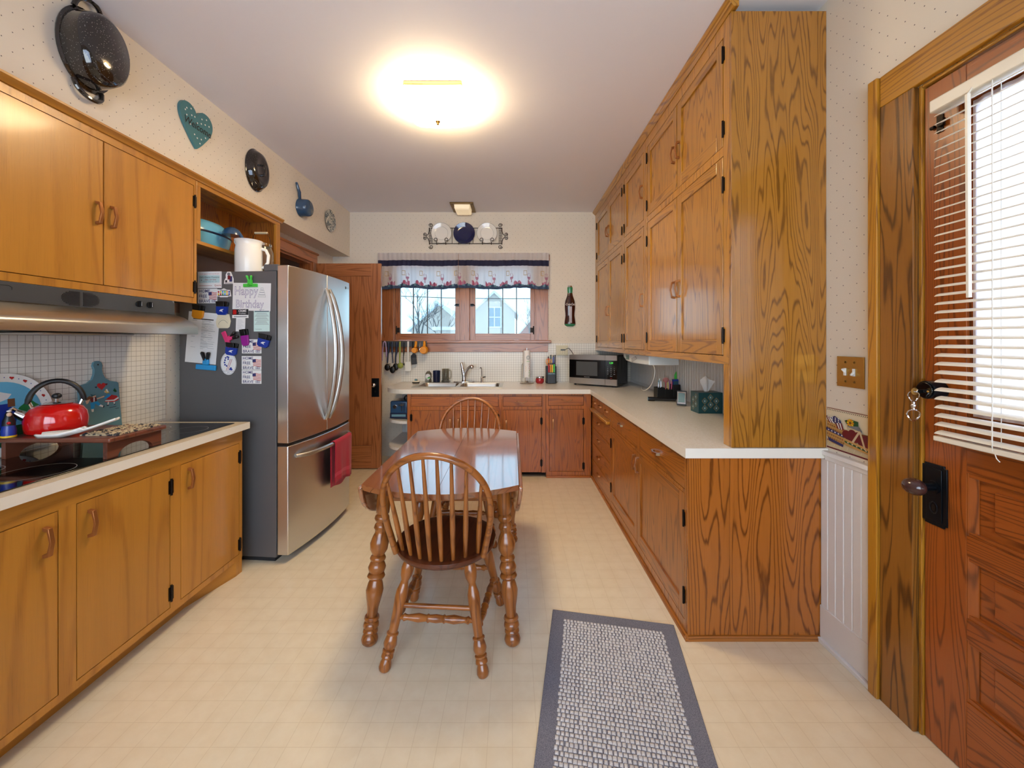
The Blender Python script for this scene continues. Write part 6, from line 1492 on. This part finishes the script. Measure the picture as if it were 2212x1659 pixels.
lay2('paper', [(1435, 615), (1455, 615), (1445, 665), (1425, 665)]); lay2('paper', [(1520, 630), (1540, 630), (1545, 670), (1525, 665)]); lay2('navy', [(1410, 665), (1448, 662), (1448, 680), (1415, 680)]); lay2('navy', [(1525, 668), (1550, 655), (1545, 678), (1528, 682)])
lay2('leafgreen', [(1530, 440), (1555, 400), (1590, 460), (1560, 470)]); lay2('navy', [(1450, 712), (1560, 708), (1560, 716), (1450, 720)]); lay2('navy', [(1540, 745), (1600, 742), (1600, 750), (1540, 752)])
m_.m('black').disc(0, .37, .004, d=.0066)
build(m_, 'cutting_board', label='blue paddle cutting board painted with two folk dancers leaning on the tile', cat='cutting board', smooth=0, recalc=False, bevel=0)
# round tray with heart border
PT = Matrix.Translation((-2.176, 1.66, .9192)) @ Matrix.Rotation(radians(-3), 4, 'Y') @ Matrix(((0, 1, 0, 0), (1, 0, 0, 0), (0, 0, 1, .178), (0, 0, 0, 1)))
m_ = MB(PT); R_ = .178
M90 = Matrix.Rotation(-pi/2, 4, 'X')
m_.m('whitegloss').lathe([(.001, .0), (R_*.74, .0), (R_*.8, .004), (R_, .016), (R_*.99, .018), (R_*.8, .0075), (R_*.74, .004), (.001, .004)], 48, M90)
m_.m('skyblue').disc(0, 0, R_*.79, d=.0082, n=40)
m_.m('paper').poly([(-.08, .06), (-.02, .05), (.02, .065), (.035, .085), (.005, .095), (-.03, .11), (-.07, .1)], .0084)
m_.m('navymag').poly([(-.13, -.06), (.035, -.08), (.055, .0), (.02, .045), (-.12, .04)], .0086); m_.m('brown').poly([(.02, .03), (.045, .03), (.045, .065), (.02, .065)], .0087)
m_.m('green').poly([(.095+.038*cos(a)*(1+.1*sin(5*a)), .005+.042*sin(a)*(1+.1*cos(4*a))) for a in [2*pi*i/24 for i in range(24)]], .0089)
m_.m('leafgreen').poly([(-.13, -.06), (.13, -.05), (.08, -.115), (0, -.14), (-.08, -.115)], .0088)
for i in range(20):
    a = 2*pi*i/20+.1; m_.m('red').poly(heart(R_*.895*cos(a), R_*.895*sin(a), .0085, 14), .0142); m_.m('navymag').disc(R_*.895*cos(a+.157), R_*.895*sin(a+.157), .0022, d=.0142, n=6)
build(m_, 'serving_tray', label='round tray with red heart border and painted farm scene behind the red kettle', cat='tray', smooth=50, recalc=False)
A = thing('figurine', 'small dark caped figurine with a red heart beside the red kettle spout', 'figurine', (-2.112, 1.632, ST+.0006))
m_ = MB().m('navymag').lathe([(.001, 0), (.021, 0), (.022, .03), (.018, .05), (.001, .05)], 18); m_.m('yellow').lathe([(.0225, .001), (.023, .008), (.0222, .009)], 18); build(m_, 'base', A, local=True)
m_ = MB().m('black').lathe([(.019, .0505), (.018, .07), (.012, .088), (.011, .098), (.006, .108), (.001, .111)], 18); m_.m('skin').ball((.009, -.006, .097), .0075, .0075, .009); m_.m('red').ball((.015, -.012, .062), .007, .005, .006); m_.m('paper').ball((.002, -.001, .110), .007, .007, .004); build(m_, 'figure', A, local=True)

# ------------------------------------------------------------------ outdoors
def gable(name, lab, x0, x1, y0, y1, ze, zr, wallm, zg=-.9, win=()):
    A = thing(name, lab, 'building', ((x0+x1)/2, y0, zg)); xm = (x0+x1)/2
    build(MB().m(wallm).prism([(x0, zg), (x1, zg), (x1, ze), (xm, zr), (x0, ze)], y0, y1), 'walls', A, smooth=0)
    o_ = .5; sl = (zr-ze)/(xm-x0); r = MB().m('snow')
    r.prism([(x0-o_, ze-o_*sl), (xm, zr), (x1+o_, ze-o_*sl), (x1+o_, ze-o_*sl+.3), (xm, zr+.35), (x0-o_, ze-o_*sl+.3)], y0-.5, y1+.5); build(r, 'snowy_roof', A, smooth=0)
    for (wx, wz, ww, wh) in win:
        b = MB().m('snow'); b.box(wx-ww/2-.15, wx+ww/2+.15, y0-.12, y0, wz-wh/2-.15, wz+wh/2+.15); b.m('glasswindow').box(wx-ww/2, wx+ww/2, y0-.13, y0-.121, wz-wh/2, wz+wh/2); b.m('snow').box(wx-.05, wx+.05, y0-.15, y0-.131, wz-wh/2, wz+wh/2); b.box(wx-ww/2, wx+ww/2, y0-.15, y0-.131, wz-.05, wz+.05); build(b, 'window', A, smooth=0)
    return A
gable('house', 'pale gabled house seen through the window pane by the cola sign', -4.9, .35, 50, 62, 5.2, 7.6, 'brickpale', win=((-2.25, 4.5, 1.5, 2.4),))
gable('house', 'snowy roofed house beside the bare tree seen through the sink window', -14.5, -6.4, 56, 70, 3.2, 6.6, 'brickpale')
gable('garage', 'low reddish garage beyond the pale gabled house', 1.2, 4.6, 58, 66, 2.6, 4.6, 'brickred')
def bare_tree(x, y, h_, seed, lab):
    rnd = random.Random(seed); mb = MB().m('bark')
    def br_(p, d, L0, r, k):
        q = p+d*L0; mb.tube([p, p.lerp(q, .5)+Vector((rnd.uniform(-1, 1), rnd.uniform(-1, 1), 0))*L0*.04, q], [r, r*.85, r*.65], 5)
        if k == 0: return
        for i in range(3 if k > 1 else 4):
            nd = (d+Vector((rnd.uniform(-.8, .8), rnd.uniform(-.8, .8), rnd.uniform(-.1, .5)))).normalized(); br_(p.lerp(q, rnd.uniform(.55, 1)), nd, L0*rnd.uniform(.6, .8), r*.5, k-1)
    br_(Vector((x, y, -.9)), Vector((.02, 0, 1)), h_*.33, h_*.018, 5)
    build(mb, 'bare_tree', label=lab, cat='tree', smooth=60, recalc=False)
bare_tree(-7.2, 30, 8, 3, 'bare winter tree outside the window pane by the open door'); bare_tree(-8.3, 46, 9, 8, 'bare winter tree before the snowy roofed house'); bare_tree(2.2, 48, 10, 5, 'bare winter tree beyond the pale gabled house')
sh = MB().m('brickpale').box(-4.7, -3.0, 24, 26, -.9, 2.1); sh.m('snow').box(-4.9, -2.8, 23.8, 26.2, 2.1, 2.3); build(sh, 'garden_shed', label='small tan shed with snow on its flat roof outside the sink window', cat='shed')
fe = MB().m('snow')
for i in range(60): fe.box(-14+i*.35, -14+i*.35+.28, 22, 22.04, -.9, .35)
build(fe, 'fence', label='pale snowy board fence across the garden outside the window', cat='fence', smooth=0)
cb = MB().m('bark').tube([(-12+i*1.2, 20, 3.6+.02*(i-10)**2*.3) for i in range(21)], .02, 5); build(cb, 'utility_cable', label='thin cable crossing the sky outside the sink window', cat='cable')
g = MB().m('snow').box(-60, 60, 4.95, 120, -1.0, -.9); g.box(1.64, 60, -60, 4.95, -1.0, -.9); build(g, 'ground', kind=S, smooth=0)

# ------------------------------------------------------------------ sky, camera, view
w = bpy.data.worlds.new('World'); SC.world = w; w.use_nodes = True; nt = w.node_tree; bg = nt.nodes['Background']
tc = nt.nodes.new('ShaderNodeTexCoord'); sx = nt.nodes.new('ShaderNodeSeparateXYZ'); nt.links.new(tc.outputs['Generated'], sx.inputs[0])
rp = nt.nodes.new('ShaderNodeValToRGB'); nt.links.new(sx.outputs[2], rp.inputs[0])
rp.color_ramp.elements[0].position = .0; rp.color_ramp.elements[0].color = (.84, .91, 1.0, 1); rp.color_ramp.elements[1].position = .6; rp.color_ramp.elements[1].color = (.62, .74, 1.0, 1)
nt.links.new(rp.outputs[0], bg.inputs[0]); bg.inputs[1].default_value = SKY
cam = bpy.data.cameras.new('camera'); co = bpy.data.objects.new('camera', cam); COL.objects.link(co)
co.location = (0, 0, EYE); co.rotation_euler = (pi/2, 0, 0); cam.sensor_fit = 'HORIZONTAL'; cam.sensor_width = 36; cam.lens = 36*F/2212; cam.shift_y = -(829.5-HV)/2212; cam.clip_start = .02; cam.clip_end = 400
SC.camera = co
vs_ = SC.view_settings; vs_.view_transform = 'Standard'; vs_.look = 'None'; vs_.gamma = 1; vs_.exposure = EXPO; vs_.use_curve_mapping = False
c = SC.cycles; c.use_denoising = True; c.max_bounces = 8; c.diffuse_bounces = 4; c.glossy_bounces = 4; c.transmission_bounces = 8; c.transparent_max_bounces = 12; c.sample_clamp_indirect = 8; c.caustics_reflective = False; c.caustics_refractive = False
c.use_light_tree = True; c.use_adaptive_sampling = True; c.adaptive_threshold = .025
